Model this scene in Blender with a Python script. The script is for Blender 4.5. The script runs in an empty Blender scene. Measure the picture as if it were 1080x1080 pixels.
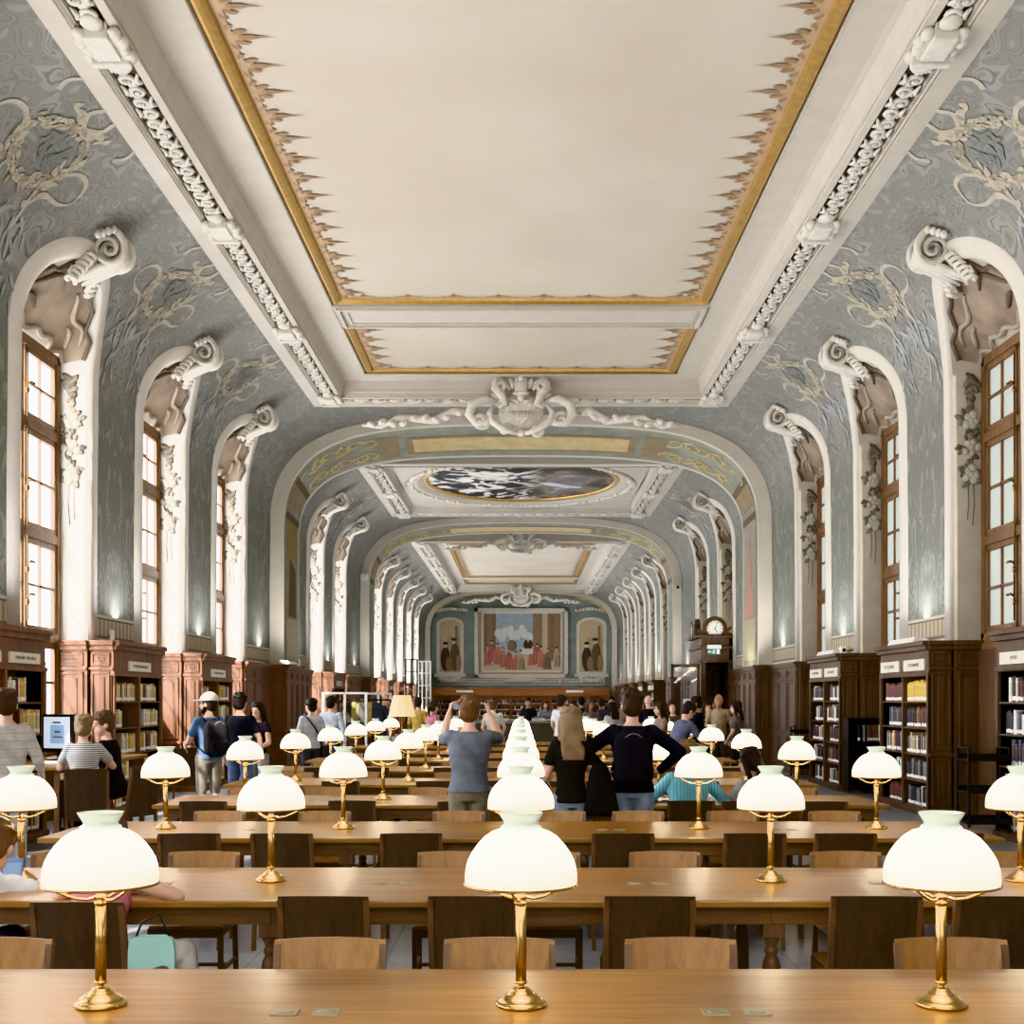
import bpy, bmesh, math, random
from math import sin, cos, pi, sqrt, atan2, radians
from mathutils import Vector, Matrix
random.seed(7)
scene = bpy.context.scene
COL = scene.collection
FPX = 1300.0; VPX = 549.5; VPY = 737.0; EYE = 1.75; S = 1.125
def L(x): return x*S
def Z(z): return EYE + S*(z-1.64)
def px(x, Y): return (x-VPX)*Y/FPX
def pz(y, Y): return EYE-(y-VPY)*Y/FPX
def V(*a): return Vector(a)
def srgb(r, g, b):
    def f(c):
        c = c/255.0
        return c/12.92 if c <= .04045 else ((c+.055)/1.055)**2.4
    m = .3*r+.59*g+.11*b; k = .80
    return (f(m+(r-m)*k), f(m+(g-m)*k), f(m+(b-m)*k), 1.0)

# ------------------------------------------------------------------ mesh builder
class MB:
    def __init__(s): s.v = []; s.f = []; s.m = []; s.sm = []; s.uv = None
    def vert(s, p): s.v.append(tuple(p)); return len(s.v)-1
    def face(s, idx, m=0, smooth=False): s.f.append(tuple(idx)); s.m.append(m); s.sm.append(smooth)
    def poly(s, pts, m=0, smooth=False):
        b = len(s.v); s.v += [tuple(p) for p in pts]; s.face(range(b, b+len(pts)), m, smooth)
    def box(s, x0, x1, y0, y1, z0, z1, m=0, bev=0.0, M=None):
        if bev > 0:
            bm = bmesh.new(); bmesh.ops.create_cube(bm, size=1)
            for v in bm.verts: v.co = Vector(((x0+x1)/2+v.co.x*(x1-x0), (y0+y1)/2+v.co.y*(y1-y0), (z0+z1)/2+v.co.z*(z1-z0)))
            bmesh.ops.bevel(bm, geom=bm.edges[:], offset=bev, segments=2, affect='EDGES', profile=.6)
            s.add_bm(bm, m, M); bm.free(); return
        P = [V(x0,y0,z0),V(x1,y0,z0),V(x1,y1,z0),V(x0,y1,z0),V(x0,y0,z1),V(x1,y0,z1),V(x1,y1,z1),V(x0,y1,z1)]
        if M is not None: P = [M@p for p in P]
        b = len(s.v); s.v += [tuple(p) for p in P]
        for q in ((0,3,2,1),(4,5,6,7),(0,1,5,4),(1,2,6,5),(2,3,7,6),(3,0,4,7)): s.face([b+i for i in q], m)
    def add_bm(s, bm, m=0, M=None, smooth=False):
        b = len(s.v); bm.verts.ensure_lookup_table()
        for i, v in enumerate(bm.verts): v.index = i
        for v in bm.verts: s.v.append(tuple(M@v.co if M is not None else v.co))
        for f in bm.faces: s.face([b+v.index for v in f.verts], m, smooth)
    def grid(s, P, m=0, smooth=True, closed_u=False, flip=False):
        """P: rows of points."""
        b = len(s.v); R = len(P); C = len(P[0])
        for r in P: s.v += [tuple(p) for p in r]
        for i in range(R-1):
            for j in range(C if closed_u else C-1):
                k = (j+1) % C
                q = [b+i*C+j, b+i*C+k, b+(i+1)*C+k, b+(i+1)*C+j]
                s.face(q[::-1] if flip else q, m, smooth)
        return b
    def lathe(s, prof, c=(0,0,0), n=24, m=0, caps=True, M=None, smooth=True, flute=0):
        rows = []
        for (r, z) in prof:
            row = []
            for k in range(n):
                a = 2*pi*k/n; rr = r*(1-(flute if k % 2 else 0))
                p = V(c[0]+rr*cos(a), c[1]+rr*sin(a), c[2]+z)
                row.append(M@p if M is not None else p)
            rows.append(row)
        b = s.grid(rows, m, smooth, closed_u=True)
        if caps:
            if prof[0][0] > 1e-6: s.face([b+i for i in range(n)][::-1], m)
            if prof[-1][0] > 1e-6: s.face([b+(len(prof)-1)*n+i for i in range(n)], m)
    def tube(s, pts, rad, n=8, m=0, caps=True, flat=1.0, up=None, smooth=True):
        pts = [Vector(p) for p in pts]; N = len(pts)
        if not hasattr(rad, '__len__'): rad = [rad]*N
        T = []
        for i in range(N):
            t = pts[min(i+1, N-1)]-pts[max(i-1, 0)]
            T.append(t.normalized() if t.length > 1e-9 else V(0,0,1))
        if up is None: up = V(0,0,1) if abs(T[0].z) < .9 else V(1,0,0)
        u = (Vector(up)-T[0]*Vector(up).dot(T[0])).normalized()
        rows = []
        for i in range(N):
            u = u-T[i]*u.dot(T[i])
            u = u.normalized() if u.length > 1e-6 else T[i].orthogonal().normalized()
            w = T[i].cross(u)
            rows.append([pts[i]+(w*cos(2*pi*k/n)+u*(flat*sin(2*pi*k/n)))*rad[i] for k in range(n)])
        b = s.grid(rows, m, smooth, closed_u=True)
        if caps:
            s.face([b+i for i in range(n)][::-1], m); s.face([b+(N-1)*n+i for i in range(n)], m)
    def ell(s, c, r, m=0, n=10, k=7, M=None, smooth=True):
        c = Vector(c); rows = []
        for i in range(1, k):
            a = pi*i/k
            rows.append([(V(r[0]*sin(a)*cos(2*pi*j/n), r[1]*sin(a)*sin(2*pi*j/n), -r[2]*cos(a))) for j in range(n)])
        f = (lambda p: c+(M@p)) if M is not None else (lambda p: c+p)
        rows = [[f(p) for p in row] for row in rows]
        b = s.grid(rows, m, smooth, closed_u=True)
        t0 = s.vert(f(V(0,0,-r[2]))); t1 = s.vert(f(V(0,0,r[2])))
        e = b+(k-2)*n
        for j in range(n):
            s.face((t0, b+(j+1) % n, b+j), m, smooth); s.face((t1, e+j, e+(j+1) % n), m, smooth)
    def prism(s, poly, y0, y1, m=0, M=None):
        """poly in (x,z), extruded along y"""
        A = [V(p[0], y0, p[1]) for p in poly]; B = [V(p[0], y1, p[1]) for p in poly]
        if M is not None: A = [M@p for p in A]; B = [M@p for p in B]
        n = len(poly); b = len(s.v); s.v += [tuple(p) for p in A+B]
        s.face([b+i for i in range(n)], m); s.face([b+n+i for i in range(n)][::-1], m)
        for i in range(n): s.face((b+i, b+n+i, b+n+(i+1) % n, b+(i+1) % n), m)
    def mesh(s, name, mats, fix=True):
        me = bpy.data.meshes.new(name); me.from_pydata(s.v, [], s.f)
        for mt in (mats if isinstance(mats, (list, tuple)) else [mats]): me.materials.append(mt)
        me.polygons.foreach_set('material_index', s.m); me.polygons.foreach_set('use_smooth', s.sm)
        if s.uv is not None:
            ul = me.uv_layers.new(name='UVMap')
            for lp in me.loops: ul.data[lp.index].uv = s.uv[lp.vertex_index]
        if fix:
            bm = bmesh.new(); bm.from_mesh(me); bmesh.ops.recalc_face_normals(bm, faces=bm.faces[:]); bm.to_mesh(me); bm.free()
        me.update(); return me
    def obj(s, name, mats, parent=None, loc=None, fix=True):
        o = bpy.data.objects.new(name, s.mesh(name, mats, fix)); COL.objects.link(o)
        if parent is not None: o.parent = parent
        if loc is not None: o.location = loc
        return o

def tag(o, label=None, cat=None, group=None, kind=None):
    if label: o['label'] = label
    if cat: o['category'] = cat
    if group: o['group'] = group
    if kind: o['kind'] = kind
    return o
def empty(name, loc=(0,0,0), rz=0, label=None, cat=None, group=None, kind=None):
    o = bpy.data.objects.new(name, None); COL.objects.link(o); o.location = loc; o.rotation_euler = (0,0,rz)
    o.empty_display_size = .1
    return tag(o, label, cat, group, kind)
def dup(root, loc=None, rz=None, label=None, group=None, parent=None):
    r = root.copy(); COL.objects.link(r)
    if loc is not None: r.location = loc
    if rz is not None: r.rotation_euler = (0,0,rz)
    if label: r['label'] = label
    if group: r['group'] = group
    if parent is not None: r.parent = parent
    for ch in list(KIDS(root)):
        c = ch.copy(); COL.objects.link(c); c.parent = r
        for g in list(KIDS(ch)):
            d = g.copy(); COL.objects.link(d); d.parent = c
    return r
def KIDS(o): return list(o.children)

# ------------------------------------------------------------------ materials
class NT:
    def __init__(s, name):
        s.mat = bpy.data.materials.new(name); s.mat.use_nodes = True
        s.t = s.mat.node_tree; s.n = s.t.nodes; s.l = s.t.links
        s.b = s.n['Principled BSDF']; s.out = s.n['Material Output']
    def node(s, tp, **kw):
        nd = s.n.new(tp)
        for k, v in kw.items():
            if k in nd.inputs: nd.inputs[k].default_value = v
            else: setattr(nd, k, v)
        return nd
    def link(s, a, b): s.l.new(a, b)
    def coord(s, kind='Object', scale=(1,1,1)):
        tc = s.node('ShaderNodeTexCoord'); mp = s.node('ShaderNodeMapping'); mp.inputs['Scale'].default_value = scale
        s.link(tc.outputs[kind], mp.inputs['Vector']); return mp.outputs['Vector']
    def math(s, op, a, b=None):
        nd = s.n.new('ShaderNodeMath'); nd.operation = op
        for i, x in enumerate((a, b)):
            if x is None: continue
            if isinstance(x, (int, float)): nd.inputs[i].default_value = x
            else: s.link(x, nd.inputs[i])
        return nd.outputs[0]
    def ramp(s, fac, stops, interp='LINEAR'):
        r = s.n.new('ShaderNodeValToRGB'); cr = r.color_ramp; cr.interpolation = interp
        while len(cr.elements) < len(stops): cr.elements.new(.5)
        for e, (p, c) in zip(cr.elements, stops): e.position = p; e.color = c
        s.link(fac, r.inputs['Fac']); return r.outputs['Color']
    def mix(s, fac, a, b, blend='MIX'):
        nd = s.n.new('ShaderNodeMix'); nd.data_type = 'RGBA'; nd.blend_type = blend
        for i, x in ((0, fac), (6, a), (7, b)):
            if isinstance(x, (int, float, tuple)): nd.inputs[i].default_value = x
            else: s.link(x, nd.inputs[i])
        return nd.outputs[2]
    def bump(s, h, strength=.3, dist=.01):
        b = s.node('ShaderNodeBump'); b.inputs['Strength'].default_value = strength; b.inputs['Distance'].default_value = dist
        s.link(h, b.inputs['Height']); s.link(b.outputs['Normal'], s.b.inputs['Normal'])
    def set(s, **kw):
        for k, v in kw.items(): s.b.inputs[k.replace('_', ' ')].default_value = v
        return s

def mat_plain(name, col, rough=.6, var=.08, scale=4, metal=0, bump=0.0, emis=None, es=0, spec=.5):
    t = NT(name); c = t.coord('Object', (scale,)*3)
    nz = t.node('ShaderNodeTexNoise', Scale=1.0, Detail=4.0); t.link(c, nz.inputs['Vector'])
    d = tuple(x*(1-var) for x in col[:3])+(1,); h = tuple(min(1, x*(1+var)) for x in col[:3])+(1,)
    t.link(t.ramp(nz.outputs['Fac'], [(.3, d), (.7, h)]), t.b.inputs['Base Color'])
    t.set(Roughness=rough, Metallic=metal); t.b.inputs['Specular IOR Level'].default_value = spec
    if bump: t.bump(nz.outputs['Fac'], bump, .02)
    if emis: t.b.inputs['Emission Color'].default_value = emis; t.b.inputs['Emission Strength'].default_value = es
    return t.mat
def mat_wood(name, c1, c2, rough=.45, axis=0, scale=1.0, bump=.05, coord='Object', spec=.5):
    t = NT(name); sc = [14*scale]*3; sc[axis] = 1.1*scale
    c = t.coord(coord, tuple(sc))
    n1 = t.node('ShaderNodeTexNoise', Scale=1.0, Detail=6.0, Distortion=1.2); t.link(c, n1.inputs['Vector'])
    sc2 = [90*scale]*3; sc2[axis] = 4*scale
    n2 = t.node('ShaderNodeTexNoise', Scale=1.0, Detail=2.0); t.link(t.coord(coord, tuple(sc2)), n2.inputs['Vector'])
    n3 = t.node('ShaderNodeTexNoise', Scale=.8, Detail=1.0); t.link(t.coord(coord), n3.inputs['Vector'])
    f = t.math('ADD', t.math('MULTIPLY', n1.outputs['Fac'], .6), t.math('ADD', t.math('MULTIPLY', n2.outputs['Fac'], .22), t.math('MULTIPLY', n3.outputs['Fac'], .25)))
    t.link(t.ramp(f, [(.38, c1), (.68, c2)]), t.b.inputs['Base Color'])
    t.set(Roughness=rough); t.b.inputs['Specular IOR Level'].default_value = spec; t.bump(n2.outputs['Fac'], bump, .004)
    return t.mat
def mat_fabric(name, col, stripe=None, period=.02, axis=2, rough=.9, duty=.3):
    t = NT(name); c = t.coord('Object')
    nz = t.node('ShaderNodeTexNoise', Scale=9.0, Detail=5.0); t.link(c, nz.inputs['Vector'])
    d = tuple(x*.75 for x in col[:3])+(1,); h = tuple(min(1, x*1.15) for x in col[:3])+(1,)
    cl = t.ramp(nz.outputs['Fac'], [(.3, d), (.7, h)])
    if stripe:
        sp = t.node('ShaderNodeSeparateXYZ'); t.link(c, sp.inputs[0])
        fr = t.math('FRACT', t.math('MULTIPLY', sp.outputs[axis], 1/period))
        cl = t.mix(t.math('LESS_THAN', fr, duty), cl, stripe)
    t.link(cl, t.b.inputs['Base Color']); t.set(Roughness=rough); t.b.inputs['Specular IOR Level'].default_value = .2
    t.bump(nz.outputs['Fac'], .5, .02)
    return t.mat
_cache = {}
def plain(rgb, rough=.6, **kw):
    k = ('p', rgb, rough, tuple(sorted(kw.items())))
    if k not in _cache: _cache[k] = mat_plain('paint_%d_%d_%d' % rgb, srgb(*rgb), rough, **kw)
    return _cache[k]
def fab(rgb, **kw):
    k = ('f', rgb, tuple(sorted(kw.items())))
    if k not in _cache: _cache[k] = mat_fabric('cloth_%d_%d_%d' % rgb, srgb(*rgb), **kw)
    return _cache[k]

M = {}
M['cream'] = mat_plain('cream_plaster', srgb(205,198,186), .7, .05, 3)
M['cream_rib'] = mat_plain('cream_rib', srgb(198,190,174), .7, .05, 3)
M['cream_c'] = mat_plain('cream_cornice', srgb(186,178,164), .7, .05, 3)
M['stucco'] = mat_plain('stucco', srgb(206,200,188), .75, .12, 8, bump=.1)
M['shadow'] = mat_plain('frieze_ground', srgb(78,70,60), .9, .1, 8)  # shade in the depth of the pierced frieze, painted as a dark ground
M['gold'] = mat_plain('gold_leaf', srgb(200,158,84), .40, .12, 10, metal=.65)
M['brass'] = mat_plain('brass', srgb(186,150,88), .27, .1, 12, metal=1.0)
M['brass_dark'] = mat_plain('aged_brass', srgb(140,105,55), .35, .15, 12, metal=1.0)
M['table'] = mat_wood('oak_table', srgb(112,72,24), srgb(164,114,48), .30, 0, 1.0)
M['table_edge'] = mat_wood('oak_edge', srgb(104,68,42), srgb(150,106,70), .45, 0)
M['apron'] = mat_wood('oak_apron', srgb(84,56,28), srgb(124,86,46), .5, 0)
M['chair_front'] = mat_wood('chair_face_lit', srgb(128,86,40), srgb(162,114,58), .45, 2, 1.2)  # lamplight on the chair front painted in as a lighter oak
M['chair_back'] = mat_wood('chair_rear_shaded', srgb(54,38,23), srgb(80,58,36), .5, 2, 1.2)  # same oak, shade on the rear of the backrest painted in darker
M['chair_frame'] = mat_wood('chair_frame', srgb(84,58,36), srgb(120,84,54), .5, 2, 1.2)
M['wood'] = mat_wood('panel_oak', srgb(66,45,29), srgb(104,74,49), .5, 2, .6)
M['wood_l'] = mat_wood('panel_oak_sunny', srgb(100,60,36), srgb(140,90,58), .5, 2, .6)  # copy of the panel oak, left wall sunlight painted in as a lighter tone
M['wood_in'] = mat_wood('shelf_oak', srgb(78,54,36), srgb(112,78,52), .55, 1, .6)
M['wood_win'] = mat_wood('window_oak', srgb(100,68,40), srgb(136,98,62), .5, 2, .8)
M['black'] = mat_plain('black_plastic', srgb(28,28,30), .5)
M['black_metal'] = mat_plain('black_metal', srgb(36,36,38), .45, metal=.3)
M['white'] = mat_plain('white_paint', srgb(235,235,232), .5)
M['paper'] = mat_plain('paper', srgb(226,220,200), .8)
M['ink'] = mat_plain('ink', srgb(50,44,38), .8)
M['plate'] = mat_plain('outlet_metal', srgb(150,138,112), .4, metal=.5)

def shade_mat():
    t = NT('opal_glass'); c = t.coord('Object')
    sp = t.node('ShaderNodeSeparateXYZ'); t.link(c, sp.inputs[0])
    col = t.ramp(sp.outputs[2], [(.39, srgb(255,240,205)), (.46, srgb(255,250,238)), (.56, srgb(255,253,244)), (.572, srgb(226,232,218)), (.60, srgb(176,192,172)), (.625, srgb(196,208,192))])
    st = t.ramp(sp.outputs[2], [(.39, (.40,)*3+(1,)), (.44, (.62,)*3+(1,)), (.50, (1,1,1,1)), (.565, (1,1,1,1)), (.578, (.26,)*3+(1,)), (.592, (.05,)*3+(1,)), (.62, (.03,)*3+(1,))])
    t.link(t.ramp(sp.outputs[2], [(.57, srgb(236,240,230)), (.59, srgb(184,194,176)), (.62, srgb(198,207,190))]), t.b.inputs['Base Color'])
    t.set(Roughness=.12); t.link(col, t.b.inputs['Emission Color'])
    t.link(t.math('MULTIPLY', st, 2.6), t.b.inputs['Emission Strength'])
    return t.mat
M['shade'] = shade_mat()

def wall_mat(name, tint=0):
    t = NT(name)
    uv = t.node('ShaderNodeUVMap'); uv.uv_map = 'UVMap'
    sp = t.node('ShaderNodeSeparateXYZ'); t.link(uv.outputs[0], sp.inputs[0])
    u0 = t.math('PINGPONG', t.math('SUBTRACT', sp.outputs[0], L(17.3)), L(2.25))
    v = sp.outputs[1]
    def field(su, sv, dist, scl, freq):
        cb = t.node('ShaderNodeCombineXYZ'); t.link(t.math('MULTIPLY', u0, su), cb.inputs[0]); t.link(t.math('MULTIPLY', v, sv), cb.inputs[1])
        nz = t.node('ShaderNodeTexNoise', Scale=1.1, Detail=1.5); t.link(cb.outputs[0], nz.inputs['Vector'])
        va = t.node('ShaderNodeVectorMath', operation='SUBTRACT'); t.link(nz.outputs['Color'], va.inputs[0]); va.inputs[1].default_value = (.5,.5,.5)
        vs = t.node('ShaderNodeVectorMath', operation='SCALE'); t.link(va.outputs[0], vs.inputs[0]); vs.inputs['Scale'].default_value = dist
        vd = t.node('ShaderNodeVectorMath', operation='ADD'); t.link(cb.outputs[0], vd.inputs[0]); t.link(vs.outputs[0], vd.inputs[1])
        vo = t.node('ShaderNodeTexVoronoi', Scale=scl); vo.feature = 'SMOOTH_F1'; vo.inputs['Smoothness'].default_value = .35
        t.link(vd.outputs[0], vo.inputs['Vector'])
        return t.math('ADD', t.math('MULTIPLY', t.math('SINE', t.math('MULTIPLY', vo.outputs['Distance'], freq)), .5), .5)
    f_hi = field(1.0, 1.2, 3.4, 1.35, 10.0)
    f_lo = field(2.3, .9, 2.2, 1.3, 9.5)
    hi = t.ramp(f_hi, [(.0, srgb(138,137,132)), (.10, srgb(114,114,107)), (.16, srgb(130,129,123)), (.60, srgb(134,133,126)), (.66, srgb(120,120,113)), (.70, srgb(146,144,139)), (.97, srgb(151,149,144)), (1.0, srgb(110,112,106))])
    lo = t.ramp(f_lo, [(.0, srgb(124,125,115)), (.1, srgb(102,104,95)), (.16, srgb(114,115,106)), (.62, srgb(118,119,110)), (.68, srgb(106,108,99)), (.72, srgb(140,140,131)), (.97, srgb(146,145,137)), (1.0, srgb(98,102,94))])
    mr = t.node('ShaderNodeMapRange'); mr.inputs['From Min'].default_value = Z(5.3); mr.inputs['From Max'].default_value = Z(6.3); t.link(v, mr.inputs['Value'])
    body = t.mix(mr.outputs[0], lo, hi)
    big = t.node('ShaderNodeTexNoise', Scale=.55, Detail=2.0); t.link(uv.outputs[0], big.inputs['Vector'])
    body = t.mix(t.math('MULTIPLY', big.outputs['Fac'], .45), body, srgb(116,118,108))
    # beige ornamental strip and cream plinth at the foot of the papered field
    wv = t.math('ADD', t.math('MULTIPLY', t.math('SINE', t.math('MULTIPLY', sp.outputs[0], 34.0)), .5), .5)
    strip = t.ramp(wv, [(.25, srgb(150,134,112)), (.6, srgb(186,170,146))])
    z1, z2, z3 = Z(2.46), Z(2.50), Z(2.72)
    c = t.mix(t.math('GREATER_THAN', v, z3), strip, srgb(110,100,86))
    c = t.mix(t.math('GREATER_THAN', v, z3+.025), c, srgb(196,190,178))
    c = t.mix(t.math('GREATER_THAN', v, z3+.07), c, body)
    c = t.mix(t.math('GREATER_THAN', v, z2), srgb(120,108,92), c)
    c = t.mix(t.math('GREATER_THAN', v, z1), srgb(200,193,180), c)
    t.link(c, t.b.inputs['Base Color']); t.set(Roughness=.75); t.b.inputs['Specular IOR Level'].default_value = .25
    return t.mat
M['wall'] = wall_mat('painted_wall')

def canvas_mat():
    t = NT('ceiling_canvas'); n = t.node('ShaderNodeTexNoise', Scale=.5, Detail=3.0); t.link(t.coord('Object'), n.inputs['Vector'])
    t.link(t.ramp(n.outputs['Fac'], [(.3, srgb(184,173,154)), (.7, srgb(193,183,166))]), t.b.inputs['Base Color']); t.set(Roughness=.85)
    return t.mat
M['canvas'] = canvas_mat()
M['tan'] = mat_plain('tan_stencil', srgb(178,146,108), .8, .08, 5)
M['tan2'] = mat_plain('brown_stencil', srgb(150,116,80), .8, .08, 5)
M['wreath'] = mat_plain('painted_gold_flowers', srgb(172,162,140), .8, .2, 14)
M['wreath2'] = mat_plain('painted_gold_shade', srgb(148,140,122), .8, .2, 14)
M['ribbon'] = mat_plain('painted_ribbon', srgb(172,164,146), .8, .12, 6)
M['leafpale'] = mat_plain('painted_leaf', srgb(150,155,156), .8, .12, 6)
M['gris'] = mat_plain('grisaille_brown', srgb(142,124,104), .8, .32, 2.2)
M['gris_d'] = mat_plain('grisaille_dark', srgb(104,88,72), .8, .2, 3)
M['gris_l'] = mat_plain('grisaille_light', srgb(164,150,132), .8, .15, 4)
M['fruit'] = mat_plain('painted_fruit', srgb(168,164,152), .8, .25, 9)
M['fruit_d'] = mat_plain('painted_foliage', srgb(118,114,100), .8, .25, 9)
M['soffit'] = mat_plain('arch_soffit', srgb(138,142,128), .8, .18, 2.5)
M['soffit_gold'] = mat_plain('soffit_gold_panel', srgb(196,174,120), .8, .14, 3)
M['soffit_tan'] = mat_plain('soffit_tan', srgb(146,126,96), .8, .12, 3)
M['soffit_line'] = mat_plain('soffit_line', srgb(108,90,66), .8, .1, 3)
def floor_mat():
    t = NT('stone_floor'); c = t.coord('Object')
    br = t.node('ShaderNodeTexBrick', Scale=1.0); br.offset = 0; br.inputs['Brick Width'].default_value = .9; br.inputs['Row Height'].default_value = .9; br.inputs['Mortar Size'].default_value = .008
    br.inputs['Color1'].default_value = srgb(138,141,150); br.inputs['Color2'].default_value = srgb(130,133,142); br.inputs['Mortar'].default_value = srgb(96,98,102)
    t.link(c, br.inputs['Vector'])
    n = t.node('ShaderNodeTexNoise', Scale=3.0, Detail=5.0); t.link(c, n.inputs['Vector'])
    t.link(t.mix(.25, br.outputs['Color'], t.ramp(n.outputs['Fac'], [(.3, srgb(120,122,128)), (.7, srgb(190,192,198))])), t.b.inputs['Base Color']); t.set(Roughness=.4)
    return t.mat
M['floor'] = floor_mat()
def glass_mat(name, tint, frost=0.0, frostcol=None, em=0.0):
    t = NT(name); t.n.remove(t.b)
    tr = t.node('ShaderNodeBsdfTransparent', Color=tint); gl = t.node('ShaderNodeBsdfGlossy', Roughness=.05)
    mx = t.node('ShaderNodeMixShader'); mx.inputs[0].default_value = .06
    t.link(tr.outputs[0], mx.inputs[1]); t.link(gl.outputs[0], mx.inputs[2]); o = mx.outputs[0]
    if frost > 0:
        n = t.node('ShaderNodeTexNoise', Scale=1.2, Detail=2.0); t.link(t.coord('Object'), n.inputs['Vector'])
        df = t.node('ShaderNodeBsdfDiffuse'); tl = t.node('ShaderNodeBsdfTranslucent')
        cc = t.ramp(n.outputs['Fac'], [(.3, tuple(x*.85 for x in frostcol[:3])+(1,)), (.7, frostcol)])
        t.link(cc, df.inputs['Color']); t.link(cc, tl.inputs['Color'])
        m2 = t.node('ShaderNodeMixShader'); m2.inputs[0].default_value = .5; t.link(df.outputs[0], m2.inputs[1]); t.link(tl.outputs[0], m2.inputs[2])
        m3 = t.node('ShaderNodeMixShader'); m3.inputs[0].default_value = frost; t.link(o, m3.inputs[1]); t.link(m2.outputs[0], m3.inputs[2]); o = m3.outputs[0]
    t.link(o, t.out.inputs['Surface']); return t.mat
M['glass_l'] = glass_mat('clear_pane', (.97,.98,1,1))
M['glass_r'] = glass_mat('frosted_pane', (.95,.97,.97,1), .97, srgb(124,128,120))
M['glass'] = glass_mat('thin_glass', (.93,.96,.96,1))
# ------------------------------------------------------------------ hall geometry
W = L(5.71); WIN = L(6.15); FRONT = L(5.37); RIBX = L(5.39)
ctrl = [(5.71,5.0),(5.71,5.4),(5.70,5.75),(5.668,6.1),(5.59,6.45),(5.45,6.78),(5.22,7.1),(4.95,7.36),(4.6,7.57),(4.28,7.71),(3.9,7.83),(3.25,7.95),(2.36,8.04),(1.2,8.09),(0,8.1),(-1.2,8.09)]
def catmull(P, n=8):
    out = []
    for i in range(1, len(P)-2):
        a, b, c, d = [Vector(q) for q in P[i-1:i+3]]
        for k in range(n):
            t = k/n
            out.append(.5*((2*b)+(c-a)*t+(2*a-5*b+4*c-d)*t*t+(3*b-a-3*c+d)*t**3))
    out.append(Vector(P[-2])); return out
prof_pts = [Vector((W, 0.0))]+[Vector((L(p[0]), Z(p[1]))) for p in catmull([Vector(c) for c in ctrl])]
prof_s = [0.0]
for a, b in zip(prof_pts, prof_pts[1:]): prof_s.append(prof_s[-1]+(b-a).length)
def prof(v):
    """point (X,z) at arc length v from the floor, and inward normal"""
    if v <= 0: return V(W, v), V(-1, 0)
    for i in range(len(prof_s)-1):
        if v <= prof_s[i+1] or i == len(prof_s)-2:
            t = (v-prof_s[i])/max(1e-9, prof_s[i+1]-prof_s[i]); a, b = prof_pts[i], prof_pts[i+1]
            d = (b-a).normalized(); return a+(b-a)*t, V(-d.y, d.x) if False else V(-abs(d.y), -abs(d.x))
VEND = prof_s[-1]
def v_at_x(x):
    for i in range(1, len(prof_pts)-1):
        if prof_pts[i+1].x <= x:
            t = (prof_pts[i].x-x)/max(1e-9, prof_pts[i].x-prof_pts[i+1].x); return prof_s[i]+t*(prof_s[i+1]-prof_s[i])
    return VEND
XC = L(4.29); VC = v_at_x(XC); ZC = Z(7.70)
def wp(s, Y, v, off=0.0):
    p, n = prof(v); return V(s*(p.x+n.x*off), Y, p.y+n.y*off)
NW = L(2.3); R = NW/2; VSPR = Z(5.9)
FARS = [L(x) for x in (2.75,7.25,11.75,16.25,20.75,25.25, 35.3,39.8, 49.9,54.4,58.9,63.4,67.9)]
CENTERS = [f-R for f in FARS]
Y0, Y1 = L(-4.0), L(74.3)
A1 = (L(28.0), L(29.95)); A2 = (L(43.7), L(45.25)); A3 = (L(73.2), L(74.3))
COFFERS = [(L(-2.5), L(25.58)), (L(31.8), L(41.06)), (L(47.6), L(70.3))]

vs_low = [0, Z(2.3), Z(4), VSPR]
vs_hi = [VSPR+(VC-VSPR)*i/14 for i in range(15)]
VS = vs_low[:-1]+vs_hi
def build_wall(s):
    mb = MB(); mb.uv = []
    def P(Y, v): mb.uv.append((Y, v)); return mb.vert(wp(s, Y, v))
    def strip(ya, yb, n=1):
        ys = [ya+(yb-ya)*i/n for i in range(n+1)]
        ids = [[P(y, v) for v in VS] for y in ys]
        for i in range(n):
            for j in range(len(VS)-1): mb.face((ids[i][j], ids[i+1][j], ids[i+1][j+1], ids[i][j+1]), 0, True)
    prev = Y0
    for c in CENTERS:
        strip(prev, c-R); prev = c+R
        N = 28; us = [-R*cos(pi*i/N) for i in range(N+1)]
        ids = []
        for u in us:
            vo = VSPR+sqrt(max(0, R*R-u*u))
            ids.append([P(c+u, vo+(VC-vo)*k/14) for k in range(15)])
        for i in range(N):
            for k in range(14): mb.face((ids[i][k], ids[i+1][k], ids[i+1][k+1], ids[i][k+1]), 0, True)
    strip(prev, Y1)
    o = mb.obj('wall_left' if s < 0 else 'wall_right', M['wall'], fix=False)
    return tag(o, 'blue grey painted hall wall curving into the vault', kind='structure')
walls = {-1: build_wall(-1), 1: build_wall(1)}

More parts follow.
